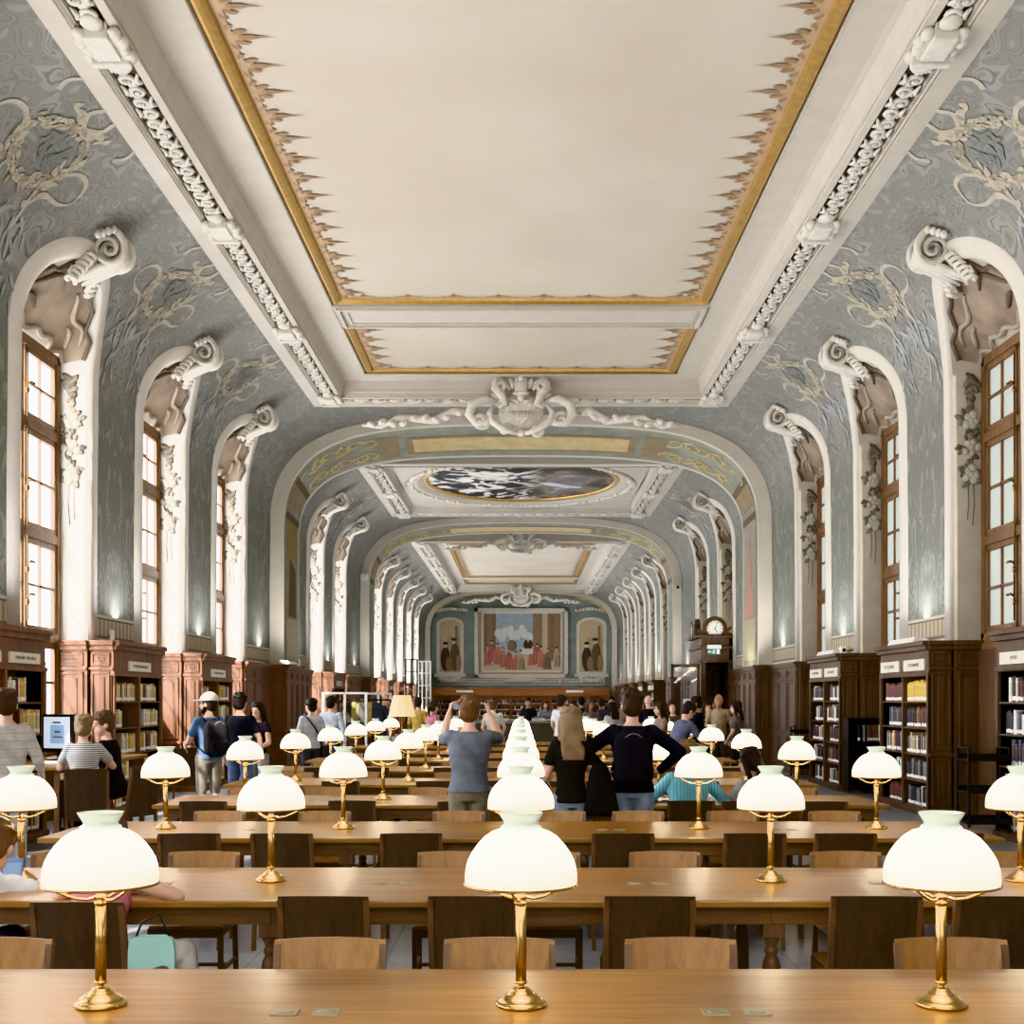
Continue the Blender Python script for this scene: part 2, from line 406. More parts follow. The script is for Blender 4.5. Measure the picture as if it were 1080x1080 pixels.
# --- painted wreaths and ribbons on the vault (children of the walls)
def ribbon_pts(mb, s, c, vc, pts, w, m):
    n = len(pts); rows = []
    for i, (u, v) in enumerate(pts):
        a = pts[max(0, i-1)]; b = pts[min(n-1, i+1)]
        d = Vector((b[0]-a[0], b[1]-a[1])); d = d.normalized() if d.length else V(1,0)
        ww = w*(.35+.65*abs(sin(pi*(.12+.8*i/(n-1))*1.6)))
        rows.append([wp(s, c+u+d.y*ww, vc+v-d.x*ww, .012), wp(s, c+u-d.y*ww, vc+v+d.x*ww, .012)])
    mb.grid(rows, m, True)
def spline2(P, n=7): return [tuple(p) for p in catmull([Vector(P[0])]+[Vector(p) for p in P]+[Vector(P[-1])], n)]
def painted(s, c, vc, rnd):
    mb = MB()
    def leaf(u, v, a, l, w, m):
        ca, sa = cos(a), sin(a)
        pts = []
        for (x, y) in ((0,0),(.3,.5),(.65,.42),(1,0),(.65,-.42),(.3,-.5)):
            uu = u+x*l*ca-y*w*sa; vv = v+x*l*sa+y*w*ca
            pts.append(wp(s, c+uu, vc+vv, .008+.012*rnd.random()))
        mb.poly(pts, m)
    # ring of leaves and roses, slightly oval
    for k in range(150):
        t = rnd.random()*2*pi; rr = 1+rnd.gauss(0, .10)
        leaf(.60*rr*cos(t), .46*rr*sin(t), t+pi/2+rnd.gauss(0, .7), .12+.06*rnd.random(), .07, 0 if rnd.random() < .62 else 1)
    for k in range(20):
        t = 2*pi*k/20+.1; u, v = .60*cos(t), .46*sin(t)
        for q in range(6): leaf(u, v, q*pi/3+t, .07, .06, q % 2)
    # ribbons fluttering from the top and sides
    for g in (-1, 1):
        ribbon_pts(mb, s, c, vc, [(g*p[0], p[1]) for p in spline2([(.0,.50),(.22,.66),(.18,.86),(.42,1.0),(.78,.94),(.98,.72),(.9,.55)])], .04, 2)
        ribbon_pts(mb, s, c, vc, [(g*p[0], p[1]) for p in spline2([(.62,-.05),(.84,.12),(1.12,.08),(1.22,-.18),(1.0,-.34),(.72,-.36)])], .035, 2)
        ribbon_pts(mb, s, c, vc, [(g*p[0], p[1]) for p in spline2([(.72,-.36),(.58,-.42),(.5,-.56),(.36,-.66)])], .05, 2)
        ribbon_pts(mb, s, c, vc, [(g*p[0], p[1]) for p in spline2([(.42,-.42),(.46,-.8),(.36,-1.1),(.44,-1.5),(.34,-1.75)])], .03, 2)
        ribbon_pts(mb, s, c, vc, [(g*p[0], p[1]) for p in spline2([(.1,.52),(.3,.6),(.42,.58),(.5,.66)])], .06, 0)
        for k in range(26):
            t = rnd.random(); leaf(g*(.15+.75*t+rnd.gauss(0,.1)), -.62-1.2*t*rnd.random()-.1, rnd.choice((-1.9,-1.2,-1.5,-.7,-2.4)), .22+.14*rnd.random(), .07, 3)
    for q in range(22): leaf(rnd.gauss(0,.2), rnd.gauss(-.05,.16), pi/2+rnd.gauss(0,.8), .2, .06, 4)
    o = mb.obj('painted_wreath', [M['wreath'], M['wreath2'], M['ribbon'], M['leafpale'], plain((116,122,118))], walls[s], fix=False)
    return o
VW = v_at_x(L(4.95))
protos = {}
for s in (-1, 1):
    piers = [(a+R+b-R)/2 for a, b in zip(CENTERS, CENTERS[1:]) if b-a < L(5)]
    p0 = None
    for y in piers:
        if y < L(6) : continue
        if p0 is None: p0 = painted(s, 0.0, VW, random.Random(3)); p0.location = (0, y, 0)
        else:
            o = p0.copy(); COL.objects.link(o); o.location = (0, y, 0)

# --- window niches
def niche(s):
    sunny = s < 0
    root = empty('window_1', kind='structure')
    tag(root, 'tall arched window niche with oak casements')
    N = 32
    outer = []; inner = []
    for k in range(4):
        v = [0, Z(2.3), Z(4), VSPR-.001][k]; outer.append((-R, v)); inner.append((-R, min(v, Z(6.12))))
    for k in range(1, N):
        th = pi-pi*k/N; outer.append((R*cos(th), VSPR+R*sin(th))); inner.append((R*cos(th), Z(5.9)+min(L(.24), L(.7)*sin(th))))
    for k in range(4):
        v = [VSPR-.001, Z(4), Z(2.3), 0][k]; outer.append((R, v)); inner.append((R, min(v, Z(6.12))))
    def rp(i, w, off=0.0):
        po = wp(s, outer[i][0], outer[i][1]); pi_ = V(s*WIN, inner[i][0], inner[i][1])
        return po.lerp(pi_, w)
    mb = MB(); rows = [[rp(i, w/6) for w in range(7)] for i in range(len(outer))]
    mb.grid(rows, 0, True, flip=False); mb.obj('reveal', plain((222,219,212), .7) if sunny else plain((178,168,152), .7), root)  # one plaster: daylight painted into the left reveals, shade into the right
    # raised band on the wall face round the opening
    mb = MB(); BW = L(.27)
    rows = []
    for i, (u, v) in enumerate(outer):
        v = max(v, Z(2.41))
        d = V(u/R, 0) if v < VSPR else V(u/R, (v-VSPR)/R); d.normalize()
        rows.append([wp(s, u, v, -.05), wp(s, u, v, .05), wp(s, u+d.x*BW*.25, v+d.y*BW*.25, .062), wp(s, u+d.x*BW*.85, v+d.y*BW*.85, .05), wp(s, u+d.x*BW, v+d.y*BW, .0)])
    mb.grid(rows, 0, True); mb.obj('surround', M['cream'], root)
    # grisaille shield on the soffit
    mb = MB(); i0, i1 = 4+2, 4+N-4
    rows = []; rowsd = []
    nI = []
    for i in range(4+1, 4+N-2):
        a = (i-4)/N
        edge = .10+.05*sin(a*26)+.05*sin(a*57+1); wav = .93-.10*abs(sin(a*13))-.05*sin(a*40)
        if abs(a-.5) > .36: f = (.5-abs(a-.5))/.14; mid = .5; edge = mid+(edge-mid)*f; wav = mid+(wav-mid)*f
        nI.append((i, edge, wav))
    c0 = V(0, 0, Z(5.2))
    def lift(p, d=.015): q = V(s*L(5.2), 0, Z(5.4)); return p+(q-p).normalized()*d
    mb.grid([[lift(rp(i, e+(w-e)*k/6)) for k in range(7)] for i, e, w in nI], 0, True)
    # rolled edges and folds of the shield
    mb.tube([lift(rp(i, e), .03) for i, e, w in nI], .035, 6, 1)
    mb.tube([lift(rp(i, w), .03) for i, e, w in nI], .04, 6, 2)
    for q, (a0, a1, wc) in enumerate(((8,16,.30),(18,28,.34),(10,14,.62),(22,27,.6))):
        mb.tube([lift(rp(4+i, wc+.08*sin(i*.9+q)), .025) for i in range(a0, a1)], [.015+.03*sin(pi*(i-a0+.5)/(a1-a0)) for i in range(a0, a1)], 6, 2 if q % 2 else 1)
    mb.obj('painted_shield', [M['gris'], M['gris_d'], M['gris_l']], root)
    # leaf tail + fruit drops on both jambs
    mb = MB(); rnd = random.Random(5)
    for g in (-1, 1):
        xj = L(5.93)*s; yj = g*(R-.02)
        def at(x, z): return V(xj+s*x, yj, z)
        for k in range(14):
            z = Z(5.86)-.035*k; wd = .24*(1-k/15)
            mb.ell(at(rnd.uniform(-.35, .35)*wd, z), (wd*.42+.03, .018, .045), 1 if k % 3 else 2, 8, 5, Matrix.Rotation((-1)**k*rnd.uniform(.4, 1.0), 3, 'Y'))
        for cl, zc in enumerate((Z(5.30), Z(4.95), Z(4.60))):
            for q in range(16):
                a = rnd.uniform(0, 2*pi); rr_ = rnd.uniform(.10, .19); l_ = rnd.uniform(.05, .085)
                mb.ell(at(rr_*cos(a), zc+rr_*sin(a)*.95), (l_, .012, l_*.5), 1 if q % 3 else 2, 7, 5, Matrix.Rotation(-a*s+rnd.gauss(0,.5), 3, 'Y'))
            for q in range(6):
                a = 2*pi*q/5+rnd.uniform(-.3,.3); r = rnd.uniform(.06, .11) if q < 5 else 0; fr_ = rnd.uniform(.05, .075)
                mb.ell(at(r*cos(a), zc+r*sin(a)), (fr_, .03, fr_), 0, 10, 7)
            mb.tube([at(0, zc+.12), at(.01, zc+.24)], .02, 6, 1)
        for q in (-.05, .03): mb.tube([at(q, Z(4.5)), at(q+.012, Z(4.2)), at(q-.01, Z(3.95)-q)], .009, 5, 1)
    mb.obj('fruit_drop', [M['fruit'], M['fruit_d'], M['gris_d']], root)
    # keystone scroll at the crown of the band
    va = VSPR+R
    def kf(u, v, n): return wp(s, u, va+v, n)
    mb = MB()
    def spiral(cu, cv, r0, turns, g, n=34, nb=.14):
        pts = []; rad = []
        for k in range(n):
            t = k/(n-1); a = g*(t*turns*2*pi)-pi/2; r = r0*(1-.88*t)
            pts.append(kf(cu+r*cos(a), cv+r*sin(a), nb+.10*t)); rad.append(.055*(1-.55*t))
        mb.tube(pts, rad, 7)
    for g in (-.17, -.06, .06, .17):
        pts = []; rad = []; sz = .29 if abs(g) > .1 else .20
        for k in range(36):
            t = k/35; a_ = t*1.9*2*pi+.3; r_ = sz*(1-.86*t)
            pts.append(kf(g*(1-.2*t), .36+r_*sin(a_), .17-r_*cos(a_))); rad.append(.052*(1-.5*t))
        mb.tube(pts, rad, 7)
    for g in (-1, 1):
        for u0, w_ in ((.045, .045), (.13, .05)):
            mb.tube([kf(g*u0, .56, .27), kf(g*u0, .44, .37), kf(g*u0*.95, .24, .34), kf(g*u0*1.1, .05, .24), kf(g*u0*1.2, -.12, .15), kf(g*u0*1.9, -.26-.5*u0, .07)], [w_*.6,w_,w_,w_*1.05,w_*.9,.02], 7)
        for q in range(6):
            u_, v_ = .20+.022*q, .10-.085*q
            mb.tube([kf(g*(u_-.05), v_-.04, .14), kf(g*(u_+.03), v_+.04, .15), kf(g*(u_+.10), v_+.03, .10), kf(g*(u_+.12), v_-.04, .05)], [.03,.042,.04,.015], 6)
            mb.ell(kf(g*(u_+.05), v_-.02, .06), (.045, .045, .05), 0, 7, 5)
        for q in range(4): mb.ell(kf(g*(.26+.06*q), .60-.07*q, .08), (.05, .055, .06), 0, 7, 5)
        mb.tube([kf(g*.20, -.20, .08), kf(g*.32, -.30, .10), kf(g*.42, -.26, .07), kf(g*.40, -.16, .05)], [.04,.045,.03,.012], 6)
    mb.ell(kf(0, .36, .17), (.17,.05,.06), 0, 10, 6)
    mb.obj('keystone_scroll', M['stucco'], root)
    # oak window: outer frame, two casements of three tiers
    wx0, wx1 = s*(WIN-.10), s*WIN
    if wx0 > wx1: wx0, wx1 = wx1, wx0
    zt, zb = Z(6.12), (Z(1.25) if sunny else Z(2.42)); fr = .13
    mb = MB()
    mb.box(wx0, wx1, -R, -R+fr, zb, zt, 0, .01); mb.box(wx0, wx1, R-fr, R, zb, zt, 0, .01)
    mb.box(wx0, wx1, -R, R, zt-.14, zt, 0, .01); mb.box(wx0, wx1, -R, R, zb-.06, zb+.10, 0, .01)
    mb.box(wx0-.03 if s > 0 else wx0, wx1+.03 if s < 0 else wx1, -R-.02, R+.02, zb-.16, zb-.06, 0, .015)
    rails = [Z(5.05), Z(3.70)]+([Z(2.42)] if sunny else [])
    for z in rails: mb.box(wx0, wx1, -R+fr, R-fr, z-.07, z+.07, 0, .012)
    mb.obj('window_frame', M['wood_win'], root)
    tiers = [zb+.10]+sorted(rails)+[zt-.14]
    glass = MB()
    xm = (wx0+wx1)/2
    for g in (-1, 1):
        mb = MB()
        ya, yb = (g*.03, g*(R-fr)); ya, yb = min(ya, yb), max(ya, yb)
        for a, b in zip(tiers, tiers[1:]):
            a2, b2 = a+(.07 if a != tiers[0] else 0), b-(.07 if b != tiers[-1] else 0)
            mb.box(xm-.03, xm+.03, ya, ya+.085, a2, b2, 0, .008); mb.box(xm-.03, xm+.03, yb-.085, yb, a2, b2, 0, .008)
            mb.box(xm-.03, xm+.03, ya, yb, a2, a2+.085, 0, .008); mb.box(xm-.03, xm+.03, ya, yb, b2-.085, b2, 0, .008)
            ym = (ya+yb)/2; mb.box(xm-.02, xm+.02, ym-.02, ym+.02, a2, b2)
            zm = (a2+b2)/2; mb.box(xm-.02, xm+.02, ya, yb, zm-.02, zm+.02)
        mb.obj('casement', M['wood_win'], root)
    glass.poly([V(xm+s*.01, -R+.05, zb), V(xm+s*.01, R-.05, zb), V(xm+s*.01, R-.05, zt), V(xm+s*.01, -R+.05, zt)])
    glass.obj('glazing', M['glass_l'] if sunny else M['glass_r'], root)
    mb = MB(); xh = s*(WIN-.12)
    mb.tube([V(xh, 0, Z(2.6)), V(xh, 0, Z(5.9))], .012, 6)
    for z in (Z(2.9), Z(3.3), Z(4.3), Z(5.5)): mb.tube([V(xh, 0, z), V(xh-s*.05, 0, z+.03), V(xh-s*.07, .08, z+.02)], .018, 6); mb.ell(V(xh, 0, z-.08), (.03,.03,.05), 0, 8, 6)
    mb.obj('espagnolette_bolt', M['brass_dark'], root)
    # oak breast panelling under the window
    mb = MB(); xb = s*(WIN-.16)
    x0, x1 = min(xb, s*WIN), max(xb, s*WIN)
    mb.box(x0, x1, -R, R, 0, zb-.16, 0)
    for k in range(3):
        ya = -R+.12+k*(NW-.12)/3
        for (za, zb2) in (((.2, zb-.35),) if sunny else ((.2, .85), (1.0, zb-.35))):
            xx = sorted((xb, xb-s*.025)); mb.box(xx[0], xx[1], ya, ya+.68, za, zb2, 0, .02)
    mb.obj('breast_panel', M['wood'], root)
    # panelled oak lining of the far and near jambs, below the plaster
    for g in (-1, 1):
        mb = MB(); ya, yb = sorted((g*(R-.05), g*(R+.02)))
        x0, x1 = sorted((s*(W-.004), s*WIN))
        panel_face(mb, x0, x1, g*(R-.05), -g, s)
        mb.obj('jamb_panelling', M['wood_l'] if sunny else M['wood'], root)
    return root
def panel_face(mb, x0, x1, y, ny, s, ztop=None):
    """panelled oak post face normal to Y: plinth, lower panel, tall panel, frieze panel, moulded cap."""
    zt = ztop or Z(2.40); t = .06
    ya, yb = sorted((y, y-ny*t)); mb.box(x0, x1, ya, yb, 0, zt)
    w = x1-x0
    def bx(xa, xb_, za, zb_, o0, o1, bev=.012):
        a, b = sorted((y+ny*o0, y+ny*o1)); mb.box(xa, xb_, a, b, za, zb_, 0, bev)
    def raised(za, zb_):
        st = min(.085, w*.2)
        # frame bead and raised field
        bx(x0+st*.6, x0+st, za, zb_, -.01, .022); bx(x1-st, x1-st*.6, za, zb_, -.01, .022)
        bx(x0+st*.6, x1-st*.6, zb_-st*.4, zb_, -.01, .022); bx(x0+st*.6, x1-st*.6, za, za+st*.4, -.01, .022)
        bx(x0+st*1.7, x1-st*1.7, za+st*1.0, zb_-st*1.0, -.01, .016, .014)
    raised(.18, .85); raised(.98, zt-.46); raised(zt-.36, zt-.17)
    bx(x0-.01, x1+.01, 0, .12, -.01, .04); bx(x0, x1, .89, .94, -.01, .03); bx(x0, x1, zt-.43, zt-.39, -.01, .03)
    bx(x0-.01, x1+.01, zt-.13, zt-.05, -.02, .05, .02); bx(x0-.02, x1+.02, zt-.06, zt+.01, -.02, .08, .015)
nwin = 0
for s in (-1, 1):
    base = None
    for y in CENTERS:
        nwin += 1
        if base is None: base = niche(s); base.location = (0, y, 0); o = base
        else: o = dup(base, (0, y, 0))
        o.name = 'window_%d' % nwin

# --- floor, end walls
mb = MB(); mb.box(-L(6.4), L(6.4), Y0-.3, Y1+.3, -.2, 0); tag(mb.obj('floor', M['floor']), kind='structure')
endp = [wp(1, 0, VEND*i/60) for i in range(61)]
def endwall(name, y, mat):
    mb = MB(); pts = [V(p.x, y, p.z) for p in endp]+[V(-p.x, y, p.z) for p in endp[::-1][1:]]
    mb.poly(pts); return tag(mb.obj(name, mat, fix=False), kind='structure')
M['teal'] = mat_plain('teal_wall', srgb(132,146,138), .75, .12, 1.2)
endwall('wall_back', Y0+.02, plain((190,182,168)))
wf = endwall('wall_far', Y1-.02, M['teal'])

# --- ceiling: plain vault strips between coffers
mb = MB(); mb.uv = []
def vstrip(ya, yb):
    n = 40
    for s in (-1, 1):
        ids = []
        for y in (ya, yb):
            r = []
            for k in range(n+1):
                v = VC+(VEND-VC)*k/n; mb.uv.append((y, v+ (0 if s > 0 else .0))); r.append(mb.vert(wp(s, y, v)))
            ids.append(r)
        for k in range(n): mb.face((ids[0][k], ids[1][k], ids[1][k+1], ids[0][k+1]), 0, True)
prev = Y0
for a, b in COFFERS: vstrip(prev, a); prev = b
vstrip(prev, Y1)
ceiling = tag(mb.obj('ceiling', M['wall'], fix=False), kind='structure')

# cornice rings.  ring(): sweep a (inset, z) profile round a rectangle
def ring(mb, hx, ya, yb, prof_, m=0):
    rows = []
    for (d, z) in prof_:
        x = hx-d; rows.append([V(-x, ya+d, z), V(x, ya+d, z), V(x, yb-d, z), V(-x, yb-d, z)])
    b = mb.grid(rows, m, False, closed_u=True)
zf = EYE+S*6.42
def scroll_module(mb, fx, y, l, m=0):
    """fx(a, h): frieze position across (0..1) and depth; l module length"""
    def tb(pts, r): mb.tube([fx(a, yy, h) for (a, yy, h) in pts], r, 6, m)
    for g in (0, 1):
        yy = y+l*(.25+.5*g); sg = 1 if g == 0 else -1
        pts = []
        for k in range(15):
            t = k/14; a = sg*(t*1.35*2*pi)+pi/2; r = .36*(1-.8*t)
            pts.append((.5+sg*.10+r*cos(a)*.95, yy+r*sin(a)*l*.62, .02+.03*t))
        tb(pts, [.034*(1-.4*k/14) for k in range(15)])
        tb([(.5-sg*.44, yy-l*.22, .02), (.5-sg*.30, yy-l*.05, .05), (.5-sg*.42, yy+l*.12, .03), (.5-sg*.2, yy+l*.22, .02)], [.015,.03,.022,.012])
        mb.ell(fx(.5+sg*.1, yy, .05), (.035,.035,.03), m, 6, 4)
        for q in range(3): mb.ell(fx(.5-sg*(.15+.12*q), yy+l*(.2-.06*q), .035), (.022,.03,.02), m, 6, 4)
for ci, (ya, yb) in enumerate(COFFERS):
    mb = MB(); hx = XC
    def H(h): return EYE+S*h
    # outer flat band, bead, frieze trough, inner band, ogee mouldings, cove, flat soffit
    pr = [(0, Z(8.3)), (0, H(6.06)), (L(.22), H(6.06)), (L(.23), H(6.08)), (L(.25), H(6.06)), (L(.27), H(6.09)), (L(.29), H(6.07)), (L(.30), H(6.11))]
    ring(mb, hx, ya, yb, pr)
    pr2 = [(L(.57), H(6.11)), (L(.57), H(6.075)), (L(.65), H(6.085)), (L(.652), H(6.12)), (L(.67), H(6.12)), (L(.675), H(6.17)), (L(.695), H(6.20)), (L(.70), H(6.26)), (L(.74), H(6.40)), (L(.80), H(6.425)), (L(1.20), H(6.425))]
    ring(mb, hx, ya, yb, pr2)
    o = mb.obj('cornice', M['cream_c'], ceiling)
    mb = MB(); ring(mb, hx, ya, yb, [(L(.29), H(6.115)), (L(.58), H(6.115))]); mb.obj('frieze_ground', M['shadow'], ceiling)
    # carved frieze
    mb = MB(); l = .52 if ci == 0 else .9
    ystart = max(ya+L(.3), L(9)) if ci == 0 else ya+L(.3)
    zfz = H(6.112)
    n = int((yb-L(.3)-ystart)/l)
    for s in (-1, 1):
        fx = lambda a, y, h: V(s*(hx-L(.30)-a*L(.265)), y, zfz-h)
        for k in range(n):
            y = ystart+k*l
            scroll_module(mb, fx, y, l)
    # end frieze (far side): short scrolls
    fxe = lambda a, y, h: V(y, yb-L(.30)-a*L(.265), zfz-h)
    for k in range(int((2*(hx-L(.6)))/.8)): scroll_module(mb, fxe, -(hx-L(.5))+k*.8, .8)
    mb.obj('carved_frieze', M['stucco'], ceiling)
    # bracket blocks on the frieze
    ys = [L(11.4), L(15.9), L(20.4), L(24.9)] if ci == 0 else [ya+L(.6)+(yb-ya-L(1.2))*k/(2 if ci == 1 else 5) for k in range(3 if ci == 1 else 6)]
    bp = None
    for s in (-1, 1):
        for y in ys:
            mb = MB(); x0, x1 = sorted((s*(hx-L(.28)), s*(hx-L(.60))))
            mb.box(x0, x1, y-.22, y+.22, zfz-.13, zfz+.02, 0, .02); mb.box(x0+.05, x1-.05, y-.30, y+.16, zfz-.17, zfz, 0, .02)
            mb.box(x0-.03, x1+.03, y+.18, y+.27, zfz-.19, zfz, 0, .02)
            for g in (-1, 1):
                xs = (x0+x1)/2+g*(x1-x0)*.5
                for q in range(4): mb.ell(V(xs+g*.03*(q % 2), y-.24+.15*q, zfz-.09), (.07,.10,.06), 0, 8, 5)
            mb.ell(V((x0+x1)/2, y+.42, zfz-.06), (.16,.16,.05), 0, 10, 5); mb.ell(V((x0+x1)/2, y-.4, zfz-.06), (.12,.14,.05), 0, 10, 5)
            mb.obj('frieze_bracket', M['stucco'], ceiling)
def gold_panel(x, ya, yb, border=True):
    zg = EYE+S*6.42
    mb = MB(); hx = x
    ring(mb, hx, ya, yb, [(0, zg), (0, zg+.0), (L(.03), zg+.09)], 1)
    ring(mb, hx, ya, yb, [(L(.03), zg+.09), (L(.045), zg+.03), (L(.08), zg+.015), (L(.13), zg+.03), (L(.17), zg+.05), (L(.18), zg+.10)], 0)
    mb.obj('gilded_moulding', [M['gold'], plain((168,162,150))], ceiling)
    mb = MB(); zc = zg+.11; mb.poly([V(-hx, ya, zc), V(hx, ya, zc), V(hx, yb, zc), V(-hx, yb, zc)]); mb.obj('ceiling_canvas', M['canvas'], ceiling, fix=False)
    if not border: return
    mb = MB(); i = L(.18); zb = zc-.012
    def palm(o, d, t, sc, full):
        """o base point, d inward, t along edge"""
        def P(a, b, dz=0): return V(o[0]+d[0]*a*sc+t[0]*b*sc, o[1]+d[1]*a*sc+t[1]*b*sc, zb-dz)
        mb.poly([P(-.02,-.3), P(.09,-.3), P(.12,-.2), P(.10,-.12), P(.17,-.1), P(.22,-.03), P(.22,.03), P(.17,.1), P(.10,.12), P(.12,.2), P(.09,.3), P(-.02,.3)], 0)
        if full:
            mb.poly([P(.16,-.035,.004), P(.30,-.05,.004), P(.40,-.015,.004), P(.58,0,.004), P(.40,.015,.004), P(.30,.05,.004), P(.16,.035,.004)], 1)
            for g in (-1, 1):
                mb.poly([P(.12,g*.05,.004), P(.19,g*.08,.004), P(.25,g*.09,.004), P(.27,g*.13,.004), P(.22,g*.16,.004), P(.16,g*.15,.004), P(.10,g*.10,.004)], 1)
                mb.poly([P(.05,g*.12,.004), P(.09,g*.19,.004), P(.13,g*.2,.004), P(.14,g*.24,.004), P(.09,g*.26,.004), P(.04,g*.2,.004)], 1)
        else: 
            mb.poly([P(.1,-.06,.004), P(.2,-.05,.004), P(.34,0,.004), P(.2,.05,.004), P(.1,.06,.004)], 1)
    st = .60; ny = int((yb-ya-2*i)/st); sy = (yb-ya-2*i)/ny
    for k in range(ny):
        y = ya+i+sy*(k+.5)
        palm((-hx+i, y), (1,0), (0,1), sy/.6, True); palm((hx-i, y), (-1,0), (0,-1), sy/.6, True)
    nx = int((2*hx-2*i)/.75); sx = (2*hx-2*i)/nx
    for k in range(nx):
        x_ = -hx+i+sx*(k+.5)
        palm((x_, yb-i), (0,-1), (1,0), .75, False); palm((x_, ya+i), (0,1), (-1,0), .75, False)
    mb.obj('stencilled_border', [M['tan'], M['tan2']], ceiling, fix=False)
def flat_soffit(mb, rects, zz):
    for (a, b, c, d) in rects: mb.poly([V(a, c, zz), V(b, c, zz), V(b, d, zz), V(a, d, zz)])
PX = L(3.10); zz = EYE+S*6.425
# section 1: small, large, small
ya, yb = COFFERS[0]
e = yb-L(1.09); d1, d0 = L(21.3), L(20.2); f0 = ya+L(1.09)
gold_panel(PX, d1, e); gold_panel(PX, f0, d0)
mb = MB(); flat_soffit(mb, [(-PX, PX, d0, d1)], zz); 
for (o0, o1, h) in ((.06,.12,.05),(.2,.25,.03)):
    ring(mb, PX-o0, d0+o0, d1-o0, [(0, zz), (.0, zz-h), (o1-o0, zz-h), (o1-o0, zz)])
mb.obj('divider_beam', M['cream_c'], ceiling)
# section 3
ya, yb = COFFERS[2]
for (a, b) in ((ya+L(1.1), L(51.6)), (L(52.7), L(65.4)), (L(66.4), yb-L(1.1))): gold_panel(PX, a, b, b-a > 8)
mb = MB(); flat_soffit(mb, [(-PX, PX, L(51.6), L(52.7)), (-PX, PX, L(65.4), L(66.4))], zz); mb.obj('divider_beam', M['cream_c'], ceiling)
# section 2: oval painting
ya, yb = COFFERS[1]; yc = (ya+yb)/2; hy = (yb-ya)/2-L(.8)
mb = MB(); n = 64
def oval(a, b, z): return [V(a*cos(2*pi*k/n), yc+b*sin(2*pi*k/n), z) for k in range(n)]
hxq = XC-L(.8)
def rectpt(k):
    a = 2*pi*k/n; ca, sa = cos(a), sin(a); q = min(hxq/abs(ca) if abs(ca) > 1e-6 else 1e9, hy/abs(sa) if abs(sa) > 1e-6 else 1e9); return V(q*ca, yc+q*sa, zz-.16)
mb.grid([[rectpt(k) for k in range(n)], oval(L(3.42), L(3.9), zz-.16)], 0, False, closed_u=True)
mb.grid([oval(L(3.42), L(3.9), zz-.16), oval(L(3.3), L(3.78), zz-.05), oval(L(3.15), L(3.66), zz-.16), oval(L(3.05), L(3.6), zz-.14), oval(L(2.86), L(3.5), zz+.02)], 0, True, closed_u=True)
mb.obj('oval_coffer', M['cream_c'], ceiling)
mb = MB(); pts = oval(L(3.28), L(3.76), zz-.13); rr = random.Random(2)
for k in range(260):
    a = 2*pi*k/260; mb.ell(V(L(3.26)*cos(a)+rr.gauss(0,.03), yc+L(3.74)*sin(a)+rr.gauss(0,.03), zz-.15), (.09,.11,.07), 0, 6, 4)
mb.obj('laurel_garland', M['stucco'], ceiling)
mb = MB(); mb.grid([oval(L(2.88), L(3.52), zz+.0), oval(L(2.84), L(3.48), zz-.06), oval(L(2.76), L(3.4), zz-.05), oval(L(2.74), L(3.38), zz+.02)], 0, True, closed_u=True); mb.obj('gilded_moulding', M['gold'], ceiling)
def oval_paint():
    t = NT('oval_painting'); c = t.coord('Object')
    n1 = t.node('ShaderNodeTexNoise', Scale=.9, Detail=6.0, Distortion=2.0); t.link(c, n1.inputs['Vector'])
    n2 = t.node('ShaderNodeTexNoise', Scale=.55, Detail=3.0, Distortion=1.0); t.link(c, n2.inputs['Vector'])
    sp = t.node('ShaderNodeSeparateXYZ'); t.link(c, sp.inputs[0])
    left = t.ramp(n1.outputs['Fac'], [(.44, srgb(36,36,40)), (.50, srgb(58,56,58)), (.53, srgb(205,202,196)), (.7, srgb(226,222,212))])
    right = t.ramp(n2.outputs['Fac'], [(.36, srgb(60,60,54)), (.46, srgb(92,86,76)), (.54, srgb(140,120,104)), (.6, srgb(100,100,104)), (.68, srgb(190,196,210))])
    mr = t.node('ShaderNodeMapRange'); mr.inputs['From Min'].default_value = 0; mr.inputs['From Max'].default_value = .8; t.link(sp.outputs[0], mr.inputs['Value'])
    t.link(t.mix(mr.outputs[0], left, right), t.b.inputs['Base Color']); t.set(Roughness=.7); return t.mat
mb = MB(); mb.poly(oval(L(2.8), L(3.44), zz+.03)); mb.obj('oval_painting', oval_paint(), ceiling, fix=False)

